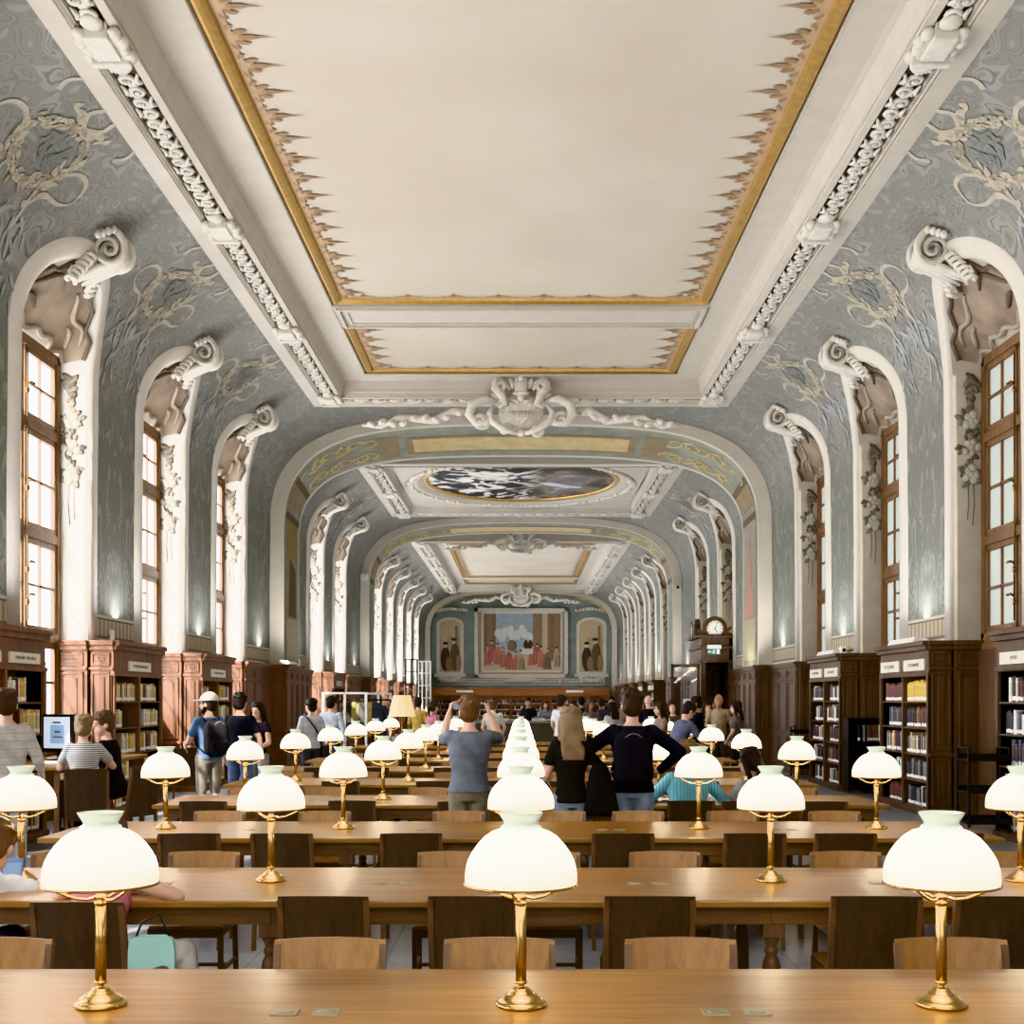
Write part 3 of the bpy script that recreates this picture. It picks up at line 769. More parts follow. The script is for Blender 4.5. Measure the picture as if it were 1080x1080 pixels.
# --- transverse ribs
def rib(name, ya, yb, dip=.0):
    n = 70; mb = MB()
    out = [wp(1, 0, VEND*i/n) for i in range(n+1)]
    kx = RIBX/W
    inn = [V(p.x*kx, 0, p.z-.24*max(0, min(1, (p.z-Z(5.4))/(Z(8.1)-Z(5.4))))) for p in out]
    full_o = out+[V(-p.x, 0, p.z) for p in out[::-1][1:]]; full_i = inn+[V(-p.x, 0, p.z) for p in inn[::-1][1:]]
    dy = V(0, 1, 0)
    def D(p, y): return V(p.x, y, p.z-dip*max(0, min(1, (p.z-Z(5.4))/(Z(7.9)-Z(5.4))))*(y-ya)/(yb-ya))
    mb.grid([[p+dy*ya for p in full_o], [p+dy*ya for p in full_i]], 0, False)
    mb.grid([[D(p, yb) for p in full_i], [p+dy*yb for p in full_o]], 0, False)
    o = tag(mb.obj(name, M['cream_rib']), kind='structure')
    q = [V(p.x*.998, 0, p.z-.0) for p in full_i]
    # soffit in three lengthwise bands: bead, painted field, bead
    bw = (yb-ya)*.06
    for nm, a, b, mt in (('soffit_bead', ya, ya+bw, M['cream_rib']), ('painted_soffit', ya+bw, yb-bw, M['soffit']), ('soffit_bead', yb-bw, yb, M['cream_rib'])):
        mb = MB(); mb.grid([[D(p, a) for p in full_i], [D(p, b) for p in full_i]], 0, True); mb.obj(nm, mt, o)
    # painted compartments
    N = len(full_i); c = N//2
    def comp(i0, i1, a, b, off, m, mb):
        def up(p, k): 
            pc = V(0, 0, Z(4)); return p+(pc-V(p.x,0,p.z)).normalized()*off
        mb.grid([[D(up(full_i[i], i), ya+(yb-ya)*a) for i in range(i0, i1+1)], [D(up(full_i[i], i), ya+(yb-ya)*b) for i in range(i0, i1+1)]], m, True)
    mb = MB()
    comp(c-16, c+16, .30, .80, .012, 1, mb); comp(c-15, c+15, .36, .74, .018, 0, mb)
    comp(c-20, c-17, .22, .86, .012, 1, mb); comp(c+17, c+20, .22, .86, .012, 1, mb)
    for g in (-1, 1):
        i = c+g*33
        comp(min(i, i+g*3), max(i, i+g*3), .10, .90, .012, 1, mb)
        for k in (-1, 4): comp(min(i+g*k, i+g*k+g), max(i+g*k, i+g*k+g), .10, .9, .013, 2, mb)
    mb.obj('painted_panel', [M['soffit_gold'], M['soffit_tan'], M['soffit_line']], o)
    # arabesques on soffit
    mb = MB(); rnd = random.Random(4)
    for g in (-1, 1):
        for k in range(16):
            i = c+g*(21+k*10//15); t0 = .5+.26*(-1)**k*.8
            pts = []
            for q in range(12):
                a_ = q*.55*(1 if k % 2 else -1)+k; r_ = .30*(1-q/14)
                p_ = full_i[i]; tg = (full_i[min(N-1, i+1)]-full_i[i-1]).normalized(); pc = (V(0,0,Z(4))-V(p_.x,0,p_.z)).normalized()
                yy = ya+(yb-ya)*t0+r_*sin(a_)
                pts.append(D(p_+tg*(r_*cos(a_))+pc*.012, yy))
            mb.tube(pts, [.035*(1-.6*q/11) for q in range(12)], 5)
    mb.obj('painted_arabesque', M['soffit_gold'], o)
    return o
ribs = [rib('wall_arch_near', *A1, dip=.42), rib('wall_arch_middle', *A2, dip=.2), rib('wall_arch_far', *A3)]
# tall painted figures on the first rib's jambs
mb = MB()
for s, cols in ((-1, (0, 1)), (1, (2, 3))):
    xx = s*(RIBX-.012); ya, yb = A1[0]+.35, A1[1]-.35
    def q(y0, y1, z0, z1, m): mb.poly([V(xx, y0, z0), V(xx, y1, z0), V(xx, y1, z1), V(xx, y0, z1)], m)
    q(ya-.1, yb+.1, Z(2.55), Z(6.0), 4); xx -= s*.004
    q(ya, yb, Z(3.5), Z(5.9), cols[0]); xx -= s*.004
    if s > 0:
        mb.poly([V(xx, ya+.2, Z(3.55)), V(xx, yb-.2, Z(3.55)), V(xx, yb-.35, Z(4.4)), V(xx, ya+1.0, Z(5.0)), V(xx, ya+.45, Z(4.6))], 3)
        mb.ell(V(xx, (ya+yb)/2, Z(5.15)), (.01, .2, .25), 5)
        mb.ell(V(xx, (ya+yb)/2, Z(4.6)), (.012, .4, .5), 5)
    else:
        mb.poly([V(xx, ya+.2, Z(3.55)), V(xx, yb-.2, Z(3.55)), V(xx, yb-.3, Z(4.7)), V(xx, ya+.4, Z(4.9))], 1)
        for k in range(5): mb.ell(V(xx, ya+.3+.25*k, Z(5.3)+.1*(k % 2)), (.012, .1, .5), 0)
    q(ya, yb, Z(2.62), Z(3.3), 6)
mb.obj('painted_figure_panel', [plain((150,128,84)), plain((84,74,56)), plain((150,142,130)), plain((196,128,104)), plain((176,160,128)), plain((178,132,112)), plain((176,168,130))], ribs[0], fix=False)

# --- stucco cartouches
def cartouche(w, h, nm='stucco_cartouche'):
    mb = MB()
    def sp(cx, cz, r0, turns, g, start, y0=-.25, rad=.07):
        pts = []; rr = []
        for k in range(30):
            t = k/29; a = start+g*turns*2*pi*t; r = r0*(1-.85*t)
            pts.append(V(cx+r*cos(a), y0-.12*t, cz+r*sin(a))); rr.append(rad*(1-.5*t))
        mb.tube(pts, rr, 8)
    mb.ell((0, -.12, -.12), (.52, .20, .44), 0, 20, 12)
    for g in (-1, 1):
        mb.tube([V(g*p[0], -.22-p[2], p[1]) for p in ((.30,.52,.0),(.52,.62,.05),(.60,.40,.12),(.44,.22,.14),(.36,.02,.12),(.52,-.06,.1))], [.05,.09,.10,.09,.08,.03], 8)
        sp(g*.47, .47, .17, 1.3, -g, pi/2)
        mb.tube([V(g*p[0], -.16-p[2], p[1]) for p in ((.55,.10,.05),(.85,.16,.14),(1.12,.02,.18),(1.18,-.22,.16),(1.02,-.42,.12),(.78,-.42,.16),(.70,-.24,.2))], [.05,.10,.12,.11,.09,.08,.05], 8)
        sp(g*.92, -.34, .20, 1.4, g, 0)
        mb.tube([V(g*p[0], -.2-p[2], p[1]) for p in ((.62,.0,.08),(.72,-.18,.14),(.66,-.38,.16),(.48,-.52,.16),(.30,-.60,.14),(.10,-.66,.12))], [.05,.07,.08,.08,.07,.05], 8)
        sp(g*.36, -.58, .13, 1.2, -g, 0)
        for q in range(5): mb.ell((g*(.10+.12*q), -.22, .56-.05*q*q*.4), (.07, .08, .14), 0, 8, 6, Matrix.Rotation(g*.3*q, 3, 'Y'))
        # trailing garland wings
        pts = [V(g*(1.15+.42*k), -.08-.04*(k % 2), -.12-.05*k+.10*sin(k*2.1)) for k in range(7)]
        mb.tube(pts, [.09,.11,.10,.09,.08,.06,.03], 7)
        for k in range(10): mb.ell((g*(1.2+.25*k), -.16, -.16-.03*k+.06*sin(k*1.7)), (.12, .07, .08), 0, 7, 5, Matrix.Rotation(g*.5*(-1)**k, 3, 'Y'))
    for q in range(-3, 4): mb.tube([V(0, -.34, -.42), V(.07*q, -.37, -.25), V(.095*q, -.32, -.14+.0*abs(q))], [.02,.035,.03], 6)
    for g in (-1, 1):
        for q in range(4): mb.ell((g*(.12+.09*q), -.30+.03*q, .10-.06*q), (.10, .05, .05), 0, 8, 5, Matrix.Rotation(-g*.5, 3, 'Y'))
    mb.ell((0, -.26, .42), (.15, .14, .2), 0, 10, 8); mb.ell((0, -.28, .66), (.08, .1, .13), 0, 8, 6); mb.ell((0, -.32, .28), (.2, .1, .07), 0, 10, 6)
    mb.ell((0, -.36, .18), (.09,.06,.1), 0, 8, 6); mb.ell((0, -.24, -.62), (.16, .12, .1), 0, 10, 6)
    for v in mb.v: pass
    sx = w/2.44; sz = h/1.44
    mb.v = [(v[0]*sx, v[1]*sx, v[2]*sz) for v in mb.v]
    return mb
def put_cart(y, ypx, wpx, hpx, parent):
    w = wpx*y/FPX; h = hpx*y/FPX
    mb = cartouche(w, h); o = mb.obj('stucco_cartouche', M['stucco'], parent); o.location = (0, y, pz(ypx, y)); return o
put_cart(COFFERS[0][1]-L(.72), 431, 111, 64, ribs[0])
put_cart(L(46.8), 572, 54, 26, ribs[1])
put_cart(COFFERS[2][1]-L(.72), 629, 42, 23, ribs[2])

# --- far wall paintings
def yz(x, y, Y): return V(px(x, Y), Y, pz(y, Y))
def rect_px(mb, x0, x1, y0, y1, Y, m): mb.poly([yz(x0, y1, Y), yz(x1, y1, Y), yz(x1, y0, Y), yz(x0, y0, Y)], m)
YF = Y1-.06
fig_mats = [plain((190,122,104)), plain((162,98,84)), plain((70,58,50)), plain((206,184,156)), plain((136,112,84)), plain((158,176,188)), plain((206,208,202)), plain((146,122,92)), plain((192,170,136)), plain((176,154,122)), plain((104,88,70))]
def mural():
    r = empty('mural_painting', (0, YF, 0), 0, 'large framed mural of red robed figures under a blue sky, middle of the end wall', 'painting')
    mb = MB()
    def fr(x0, x1, y0, y1, t, d, m):
        for (a, b, c, e) in ((x0, x1, y0, y0+t), (x0, x1, y1-t, y1), (x0, x0+t, y0, y1), (x1-t, x1, y0, y1)):
            p = yz(a, e, YF); q = yz(b, c, YF); mb.box(p.x, q.x, -d, 0.02, p.z, q.z, m, .02)
    fr(500.5, 599, 641.5, 715, 4, .22, 0); fr(508, 593.5, 645, 709, 2.2, .16, 0)
    rr = random.Random(9)
    mb.obj('mural_frame', M['stucco'], r)
    mb = MB(); YY = -.05
    def q(x0, x1, y0, y1, m, d=0):
        a = yz(x0, y1, YF); b = yz(x1, y0, YF); mb.poly([V(a.x, YY-d, a.z), V(b.x, YY-d, a.z), V(b.x, YY-d, b.z), V(a.x, YY-d, b.z)], m)
    def e(x, y, rx, ry, m, d): mb.ell(V(px(x, YF), YY-d, pz(y, YF)), (rx*YF/FPX, .012, ry*YF/FPX), m, 10, 6)
    q(503, 598, 645, 712, 9); q(510, 592, 647, 707, 8, .005); q(523, 564, 647, 690, 5, .01)
    for k in range(9): e(526+4*k+rr.uniform(-1,1), 668+4*sin(k*1.8), 4.5, 5.5, 6, .014)
    q(510, 523, 647, 707, 4, .012); q(562, 592, 647, 707, 7, .012); q(572, 577.5, 647, 690, 8, .016); q(580, 584, 647, 700, 4, .016); q(514, 519, 647, 690, 7, .016)
    q(510, 592, 697, 707, 8, .018)
    for k, (x, y, m) in enumerate(((514,690,0),(519,686,1),(525,689,0),(531,692,0),(538,694,1),(543,697,0),(561,690,0),(566,688,1),(571,692,0),(577,694,4),(588,692,9),(550,695,9))):
        sk = rr.uniform(-2, 2); hgt = rr.uniform(.85, 1.15)
        pl = [(x-4.5, y+12), (x+4.5+sk*.3, y+12), (x+3.6+sk*.5, y+4), (x+2.6+sk*.6, y-4*hgt), (x+.8+sk*.6, y-6.5*hgt), (x-1.2+sk*.6, y-6.5*hgt), (x-2.8+sk*.5, y-3.5*hgt), (x-4.2, y+5)]
        mb.poly([V(px(a_, YF), YY-.024-.002*k, pz(b_, YF)) for a_, b_ in pl], m)
        e(x+sk*.6, y-8.2*hgt, 1.3, 1.7, 3, .03+.002*k); e(x+sk*.6, y-9.3*hgt, 1.6, .9, 2 if k % 3 else 4, .036+.002*k)
        for f_ in (-2, 1, 3): mb.poly([V(px(x+f_+u_, YF), YY-.027-.002*k, pz(y+v_, YF)) for u_, v_ in ((-.5,11),(.7,11),(.4-f_*.3,-1),(-.2-f_*.3,-1))], 1 if m == 0 else 0 if m == 1 else 10)
    e(557, 680, 5, 5.5, 2, .05); e(557, 676, 1.3, 1.6, 3, .07); e(540, 681, 5, 6, 4, .05); q(550, 562, 684, 690, 6, .06)
    for v in mb.v: pass
    mb.obj('canvas', fig_mats, r, fix=False)
    return r
mural()
def side_mural(x0, x1, side):
    r = empty('arched_mural', (0, YF, 0), 0, 'narrow arched mural with dark robed figures, %s end of the end wall' % side, 'painting')
    xc = (x0+x1)/2
    mb = MB(); k = YF/FPX
    def arch(x0, x1, yt, yb, d, m):
        h = (x1-x0)/2; pts = [V(px(x0, YF), -d, pz(yb, YF)), V(px(x1, YF), -d, pz(yb, YF))]
        pts += [V(px(xc+h*cos(pi*i/14), YF), -d, pz(yt+h*.55-h*.55*sin(pi*i/14), YF)) for i in range(15)]
        mb.poly(pts, m)
    arch(x0-3, x1+3, 651, 712, .02, 0); arch(x0, x1, 654, 709, .04, 1)
    mb.obj('painted_arch', [M['stucco'], fig_mats[8]], r, fix=False)
    mb = MB(); YY = -.06
    def e(x, y, rx, ry, m, d): mb.ell(V(px(x, YF), YY-d, pz(y, YF)), (rx*k, .012, ry*k), m, 10, 6)
    def q(x0, x1, y0, y1, m, d=0):
        a = yz(x0, y1, YF); b = yz(x1, y0, YF); mb.poly([V(a.x, YY-d, a.z), V(b.x, YY-d, a.z), V(b.x, YY-d, b.z), V(a.x, YY-d, b.z)], m)
    q(x0+1, x1-1, 672, 708, 9); q(x0+2, x0+8, 660, 690, 8, .004); q(x1-6, x1-3, 660, 700, 7, .004)
    e(xc-5, 695, 5, 13, 2, .01); e(xc-5, 681, 2, 2.4, 3, .014); e(xc-5, 678.5, 3, 1.6, 2, .02)
    e(xc+5, 693, 5, 15, 10, .012); e(xc+4, 677, 2, 2.4, 3, .016); e(xc+4, 674.5, 3, 1.6, 2, .02); e(xc-1, 700, 4, 8, 4, .02); e(xc+9, 699, 3, 9, 7, .02)
    mb.obj('canvas', fig_mats, r, fix=False)
    mb = MB(); Yc = -.15
    mb.box(px(x0-5, YF), px(x1+5, YF), -.35, 0, pz(714, YF), pz(710.5, YF), 0, .02)
    for g in range(5): mb.ell(V(px(x0+2+(x1-x0-4)*g/4, YF), -.12, pz(715+2.5*sin(pi*g/4), YF)), (4*k, .12, 3*k), 0, 10, 6)
    mb.obj('console_shelf', M['stucco'], r)
side_mural(463.5, 486, 'left'); side_mural(611, 636.5, 'right')
mb = MB()
for k in range(60):
    x = 466+k*2.9; mb.ell(V(px(x, YF), YF-.06, pz(719, YF)), (.09, .06, .12), 0, 8, 5, Matrix.Rotation(.5, 3, 'Y'))
mb.box(px(462, YF), px(638, YF), YF-.08, YF, pz(722.6, YF), pz(721.5, YF)); mb.box(px(462, YF), px(638, YF), YF-.08, YF, pz(716.8, YF), pz(715.8, YF))
mb.ell(V(0, YF-.1, pz(717, YF)), (18*YF/FPX, .15, 3*YF/FPX), 0, 18, 8)
for x in (478, 622):
    for k in range(9): mb.ell(V(px(x-14+k*3.5, YF), YF-.05, pz(643.5-1.5*sin(pi*k/8), YF)), (.13, .08, .14), 0, 8, 5)
mb.obj('stucco_frieze', M['stucco'], wf)
# ------------------------------------------------------------------ wainscot
def wainscot(s, X, ya, yb, near=True, name='wainscot_panelling'):
    """oak panelling along the wall: face at |x|=X, from ya to yb"""
    mb = MB(); zt = Z(2.40); x0, x1 = sorted((s*X, s*(W+.02)))
    mb.box(x0, x1, ya+.012, yb, 0, zt)
    xi = -s
    def bx(y0, y1, z0, z1, o0, o1, bev=.012):
        a, b = sorted((s*X+xi*o0, s*X+xi*o1)); mb.box(a, b, y0, y1, z0, z1, 0, bev)
    n = max(1, round((yb-ya)/.85)); w = (yb-ya)/n
    for k in range(n):
        y0 = ya+k*w+.08; y1 = ya+(k+1)*w-.08
        for (za, zb) in ((.18,.85),(.98,zt-.46),(zt-.36,zt-.17)):
            bx(y0, y0+.035, za, zb, -.01, .022); bx(y1-.035, y1, za, zb, -.01, .022); bx(y0, y1, za, za+.035, -.01, .022); bx(y0, y1, zb-.035, zb, -.01, .022)
            if y1-y0 > .3: bx(y0+.09, y1-.09, za+.08, zb-.08, -.01, .016)
    bx(ya, yb, 0, .12, -.01, .04); bx(ya, yb, .89, .94, -.01, .03); bx(ya, yb, zt-.43, zt-.39, -.01, .03)
    bx(ya, yb, zt-.13, zt-.05, -.02, .05, .02); bx(ya, yb, zt-.06, zt+.01, -.02, .08, .015)
    if near: panel_face(mb, x0, x1, ya, -1, s)
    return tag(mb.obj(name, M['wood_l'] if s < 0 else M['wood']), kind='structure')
for s in (-1, 1):
    wainscot(s, L(5.66), L(25.27), A1[0]-.1, False)
    wainscot(s, L(5.33), A1[0]-.1, A1[1]+.1)
    wainscot(s, L(5.60), A1[1]+.1, L(32.98))
    wainscot(s, L(5.62), L(39.82), A2[0]-.1); wainscot(s, L(5.33), A2[0]-.1, A2[1]+.1); wainscot(s, L(5.6), A2[1]+.1, L(47.58))
    wainscot(s, L(5.6), L(67.95), L(73.0))

# ------------------------------------------------------------------ bookcases and books
SHELVES = [.11, .51, .91, 1.31, 1.71]; OPEN_TOP = 2.12
TXT = {}
def text_obj(body, size, mat, parent, loc, rot, name='lettering'):
    cu = bpy.data.curves.new('t', 'FONT'); cu.body = body; cu.size = size; cu.align_x = 'CENTER'; cu.align_y = 'CENTER'; cu.extrude = .0006
    to = bpy.data.objects.new('t', cu); COL.objects.link(to)
    me = bpy.data.meshes.new_from_object(to.evaluated_get(bpy.context.evaluated_depsgraph_get())); bpy.data.objects.remove(to)
    me.materials.clear(); me.materials.append(mat)
    o = bpy.data.objects.new(name, me); COL.objects.link(o); o.parent = parent; o.location = loc; o.rotation_euler = rot
    return o
def bookcase(s, Lc, sunny, plates):
    """local: y 0..Lc along the wall, x absolute, front at |x|=FRONT"""
    r = empty('bookcase'); zt = Z(2.40)
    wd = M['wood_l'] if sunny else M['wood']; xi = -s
    def X(a, b): return sorted((s*a, s*b))
    mb = MB(); x0, x1 = X(FRONT+.01, W-.005)
    mb.box(*X(W-.03, W-.005), 0, Lc, 0, zt, 1); mb.box(x0+.004, x1-.004, .012, .06, 0, zt-.02); mb.box(x0+.004, x1-.004, Lc-.06, Lc-.012, 0, zt-.02)
    mb.box(*X(FRONT+.01, W-.03), .06, Lc-.06, 0, SHELVES[0]-.025); mb.box(x0, x1, .06, Lc-.06, OPEN_TOP, zt)
    mb.box(*X(FRONT+.01, W-.03), Lc/2-.03, Lc/2+.03, SHELVES[0]-.03, OPEN_TOP)
    mb.obj('carcass', [wd, M['wood_in']], r)
    mb = MB()
    for (za, zb, o) in ((OPEN_TOP-.03, OPEN_TOP+.03, .015), (zt-.13, zt-.05, .05), (zt-.06, zt+.01, .09)): mb.box(*X(FRONT-o, FRONT+.05), -.02, Lc+.02, za, zb, 0, .012)
    mb.box(*X(FRONT-.04, FRONT+.05), -.01, Lc+.01, 0, .09, 0, .012)
    for ya in (0, Lc/2-.035, Lc-.07): mb.box(*X(FRONT-.008, FRONT+.04), ya, ya+.07, .08, OPEN_TOP+.01, 0, .008)
    mb.obj('cornice', wd, r)
    for g, (y, ny) in enumerate(((0, -1), (Lc, 1))):
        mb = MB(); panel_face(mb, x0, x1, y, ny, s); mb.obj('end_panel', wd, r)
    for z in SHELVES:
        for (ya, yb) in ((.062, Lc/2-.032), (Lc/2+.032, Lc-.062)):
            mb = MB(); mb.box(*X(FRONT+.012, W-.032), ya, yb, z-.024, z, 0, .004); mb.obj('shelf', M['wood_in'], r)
    for (yc, w, h, txt) in plates:
        mb = MB(); mb.box(*X(FRONT-.018, FRONT+.012), yc-w/2, yc+w/2, (OPEN_TOP+.06), OPEN_TOP+.06+h, 0, .002); o = mb.obj('label_plate', M['paper'], r)
        rot = (pi/2, 0, -s*pi/2)
        text_obj(txt, h*.42, M['ink'], o, (s*(FRONT-.02), yc, OPEN_TOP+.06+h/2), rot)
    return r
BOOKCOL = {'blue':(52,66,92),'navy':(44,48,66),'red':(118,52,48),'maroon':(96,52,50),'cream':(206,196,168),'tan':(176,152,112),'yellow':(214,172,60),'orange':(206,128,48),'green':(70,84,66),'grey':(112,114,116),'white':(220,218,208),'black':(42,40,42),'brown':(98,70,48)}
BM_ = {}
def book_mesh(c, lab):
    k = (c, lab)
    if k in BM_: return BM_[k]
    # unit book: thickness 1 along y, height 1, depth 1 (spine at x=0, pages toward +x)
    mb = MB(); n = 5
    spine = [V(-.06*sin(pi*i/n), -.5+i/n, 0) for i in range(n+1)]
    for (za, zb, m) in ((0, .06, 0), (.06, .22, 1 if lab else 0), (.22, .80, 0), (.80, .83, 2), (.83, 1, 0)):
        mb.grid([[V(p.x, p.y, za) for p in spine], [V(p.x, p.y, zb) for p in spine]], m, True)
    mb.poly([V(0,-.5,0), V(1,-.5,0), V(1,-.5,1), V(0,-.5,1)], 0); mb.poly([V(0,.5,0), V(1,.5,0), V(1,.5,1), V(0,.5,1)], 0)
    mb.poly([V(.02,-.42,.97), V(.98,-.42,.97), V(.98,.42,.97), V(.02,.42,.97)], 3); mb.poly([V(.98,-.5,0), V(.98,.5,0), V(.98,.5,1), V(.98,-.5,1)], 3)
    mb.poly([V(p.x, p.y, 0) for p in spine]+[V(1,.5,0), V(1,-.5,0)], 0)
    mb.poly([V(p.x, p.y, 1) for p in spine]+[V(.12,.5,1), V(.12,-.5,1)], 0)
    rgb = BOOKCOL[c]
    BM_[k] = mb.mesh('book', [plain(rgb, .6), M['white'], plain(tuple(min(255, int(x*1.25)+18) for x in rgb), .5), M['paper']], fix=False)
    return BM_[k]
stuff_books = []
ORD = ['first','second','third','fourth','fifth','sixth','seventh','eighth','ninth','tenth','eleventh','twelfth','thirteenth','fourteenth','fifteenth','sixteenth','seventeenth','eighteenth','nineteenth','twentieth']
def fill(s, yoff, ya, yb, shelf, spec, rnd, where=None, group=None, lab=True):
    """spec: (palette list, fill fraction, thickness, height)"""
    pal, frac, th, hh = spec
    span = (yb-ya)*frac; y = ya+.02 if rnd.random() < .6 else yb-.02-span
    y_end = y+span; k = 0; z = SHELVES[shelf]
    while y < y_end-th*.6:
        t = th*rnd.uniform(.7, 1.3); h = min(.345, hh*rnd.uniform(.86, 1.08)); dpt = rnd.uniform(.2, .25); c = rnd.choice(pal)
        me = book_mesh(c, lab)
        mat = Matrix.Translation((s*(FRONT+.05+rnd.uniform(0,.02)), yoff+y+t/2, z+.001))@Matrix.Diagonal((s*dpt, t*.96, h, 1))
        if where:
            o = bpy.data.objects.new('book', me); COL.objects.link(o); o.location = mat.to_translation(); o.scale = (s*dpt, t*.96, h)
            o['label'] = '%s book, %s from the left on %s' % (c, ORD[min(k,19)], where); o['category'] = 'book'; o['group'] = group
            o['_k'] = k
        else: stuff_books.append((me, mat))
        y += t; k += 1
    return k
R_DARK = ['navy','blue','black','grey','maroon','brown']; L_PALE = ['cream','tan','white','yellow','cream','maroon','tan']
def cellspec(s, ci, col, sh):
    if s > 0 and ci == 1:
        if col == 0: # near column
            return [(['black','navy','grey','white'], .95, .055, .29), (['black','navy','maroon','grey'], .85, .06, .30), (['cream','tan','black','maroon','grey'], .85, .062, .30), (['orange','navy','brown','maroon','navy'], .95, .06, .31), (['yellow'], .95, .062, .31)][sh]
        return [(['red','maroon','brown'], .7, .055, .27), (['white','grey','navy'], .6, .055, .28), (['tan','navy','red','cream','orange'], .85, .055, .31), (R_DARK, .75, .052, .30), (['maroon','red','maroon'], .9, .055, .29)][sh]
    if s > 0: return (R_DARK+['white','cream'], rnd_c.uniform(.7, .97), .055, rnd_c.uniform(.27, .32))
    return (L_PALE if rnd_c.random() < .8 else L_PALE+['yellow','black'], rnd_c.uniform(.55, .9), .055, rnd_c.uniform(.25, .3))
rnd_c = random.Random(21); rnd_b = random.Random(5)
LN = ['bottom','second lowest','middle','second highest','top']
BC = []
PIERS = [(a+R, b-R) for a, b in zip(CENTERS, CENTERS[1:]) if b-a < L(5)]
for s in (-1, 1):
    ordn = 0
    proto_bc = None
    for (ya, yb) in PIERS:
        if ya < L(11) : continue
        if s > 0 and L(35) < ya < L(36): pass
        Lc = yb-ya-.02; sd = 'left' if s < 0 else 'right'
        if ordn == 0: plates = [(Lc*.25, .9, .13, 'XIXe SIECLE'), (Lc*.72, .9, .13, 'FRANÇAISE : XVIIe SIECLE')] if s < 0 else [(Lc*.75, .9, .15, 'REVUES'), (Lc*.26, .9, .15, 'DICTIONNAIRES')]
        elif s < 0: plates = [(Lc*.5, 1.1, .15, 'LITTERATURE FRANÇAISE')]
        else: plates = [(Lc*.76, .98, .17, 'ENCYCLOPEDIES'), (Lc*.26, .98, .17, 'DICTIONNAIRES')]
        if ordn <= 2:
            r = bookcase(s, Lc, s < 0, plates); proto_bc = r
        else: r = dup(proto_bc)
        r.location = (0, ya+.01, 0)
        nm = ORD[ordn] if ordn < 9 else 'last'
        tag(r, 'built-in oak bookcase with moulded cornice, %s of the visible row along the %s wall' % (nm, sd), 'bookcase', 'oak bookcases between the windows')
        cols = ((.065, Lc/2-.035), (Lc/2+.035, Lc-.065))
        for col in (0, 1):
            for sh in range(5):
                spec = cellspec(s, ordn, col, sh)
                ind = (ordn == 1 and sh >= (2 if s < 0 else 1)) or (ordn == 0 and col == 1 and sh >= 3)
                where = None
                if ind: where = '%s shelf, %s column, %s %s-wall bookcase' % (LN[sh], 'near' if col == 0 else 'far', 'nearest' if ordn == 0 else 'second', sd)
                if s < 0 and ordn == 1 and col == 0 and sh == 3: spec = (spec[0], .45, spec[2], spec[3])
                fill(s, ya+.01, cols[col][0], cols[col][1], sh, spec, rnd_b, where, 'books in the %s bookcase by the %s wall' % ('nearest' if ordn == 0 else 'second', sd))
        ordn += 1
# make the "from the left" wording right for the left wall (y grows to the viewer's right there) and the right wall (it grows to the left)
cells = {}
for o in list(COL.objects):
    if '_k' in o: cells.setdefault(o['label'].split(' on ', 1)[1], []).append(o)
for w_, lst in cells.items():
    n = len(lst)
    for o in lst:
        k = o['_k']
        if o.location.x > 0: k = n-1-k
        a, b = o['label'].split(', ', 1)
        o['label'] = a+', '+ORD[min(k, 19)]+' from the left on '+b.split(' on ', 1)[1]
        del o['_k']

# end-wall bookcase
r = empty('end_bookcase', (0, 0, 0), 0, 'long low oak bookcase across the end wall below the mural', 'bookcase')
ye = A3[0]-.55; zt = pz(726, A3[0]-.55); xa, xb = px(456, A3[0]-.5), px(643, A3[0]-.5)
mb = MB(); mb.box(xa, xb, ye+.4, ye+.45, 0, zt); mb.box(xa, xb, ye-.06, ye+.45, zt-.5, zt, 0, .03); mb.box(xa, xb, ye-.12, ye+.45, zt-.08, zt+.04, 0, .03); mb.box(xa, xb, ye, ye+.42, 0, .2)
ncol = 9
for k in range(ncol+1):
    x = xa+(xb-xa)*k/ncol; mb.box(x-.06, x+.06, ye-.02, ye+.42, 0, zt-.4)
for z in (.6, 1.0, 1.4): mb.box(xa, xb, ye+.02, ye+.42, z-.03, z)
mb.obj('carcass', mat_wood('bright_oak', srgb(140,84,44), srgb(176,112,64), .5, 0, .6), r)
for x in (490, 606):
    mb = MB(); mb.box(px(x-9, ye), px(x+9, ye), ye-.16, ye-.1, pz(730.5, ye), pz(728, ye)); mb.obj('label_plate', M['white'], r)
for k in range(ncol):
    x = xa+(xb-xa)*k/ncol+.1; xe = xa+(xb-xa)*(k+1)/ncol-.1
    for z in (.2, .6, 1.0, 1.4):
        q = x
        while q < xe-.06:
            t = rnd_b.uniform(.05, .09); h = rnd_b.uniform(.22, .3); 
            if rnd_b.random() < .85: stuff_books.append((book_mesh(rnd_b.choice(['red','navy','blue','white','maroon','brown','grey']), True), Matrix.Translation((q+t/2, ye+.06, z+.003))@Matrix.Rotation(pi/2, 4, 'Z')@Matrix.Diagonal((.25, t*.95, h, 1))))
            q += t
# join the remaining far books
bm = bmesh.new(); mats = []; 
for me, mat in stuff_books:
    base = len(bm.verts); tmp = bmesh.new(); tmp.from_mesh(me)
    idx = []
    for m_ in me.materials:
        if m_ not in mats: mats.append(m_)
        idx.append(mats.index(m_))
    tmp.transform(mat)
    vs = [bm.verts.new(v.co) for v in tmp.verts]; tmp.verts.index_update()
    for f in tmp.faces:
        nf = bm.faces.new([vs[v.index] for v in f.verts]); nf.material_index = idx[f.material_index]
    tmp.free()
me = bpy.data.meshes.new('distant_books'); bm.to_mesh(me); bm.free()
for m_ in mats: me.materials.append(m_)
o = bpy.data.objects.new('distant_books', me); COL.objects.link(o)
tag(o, 'rows of books filling the shelves of the farther bookcases', 'books', kind='stuff')

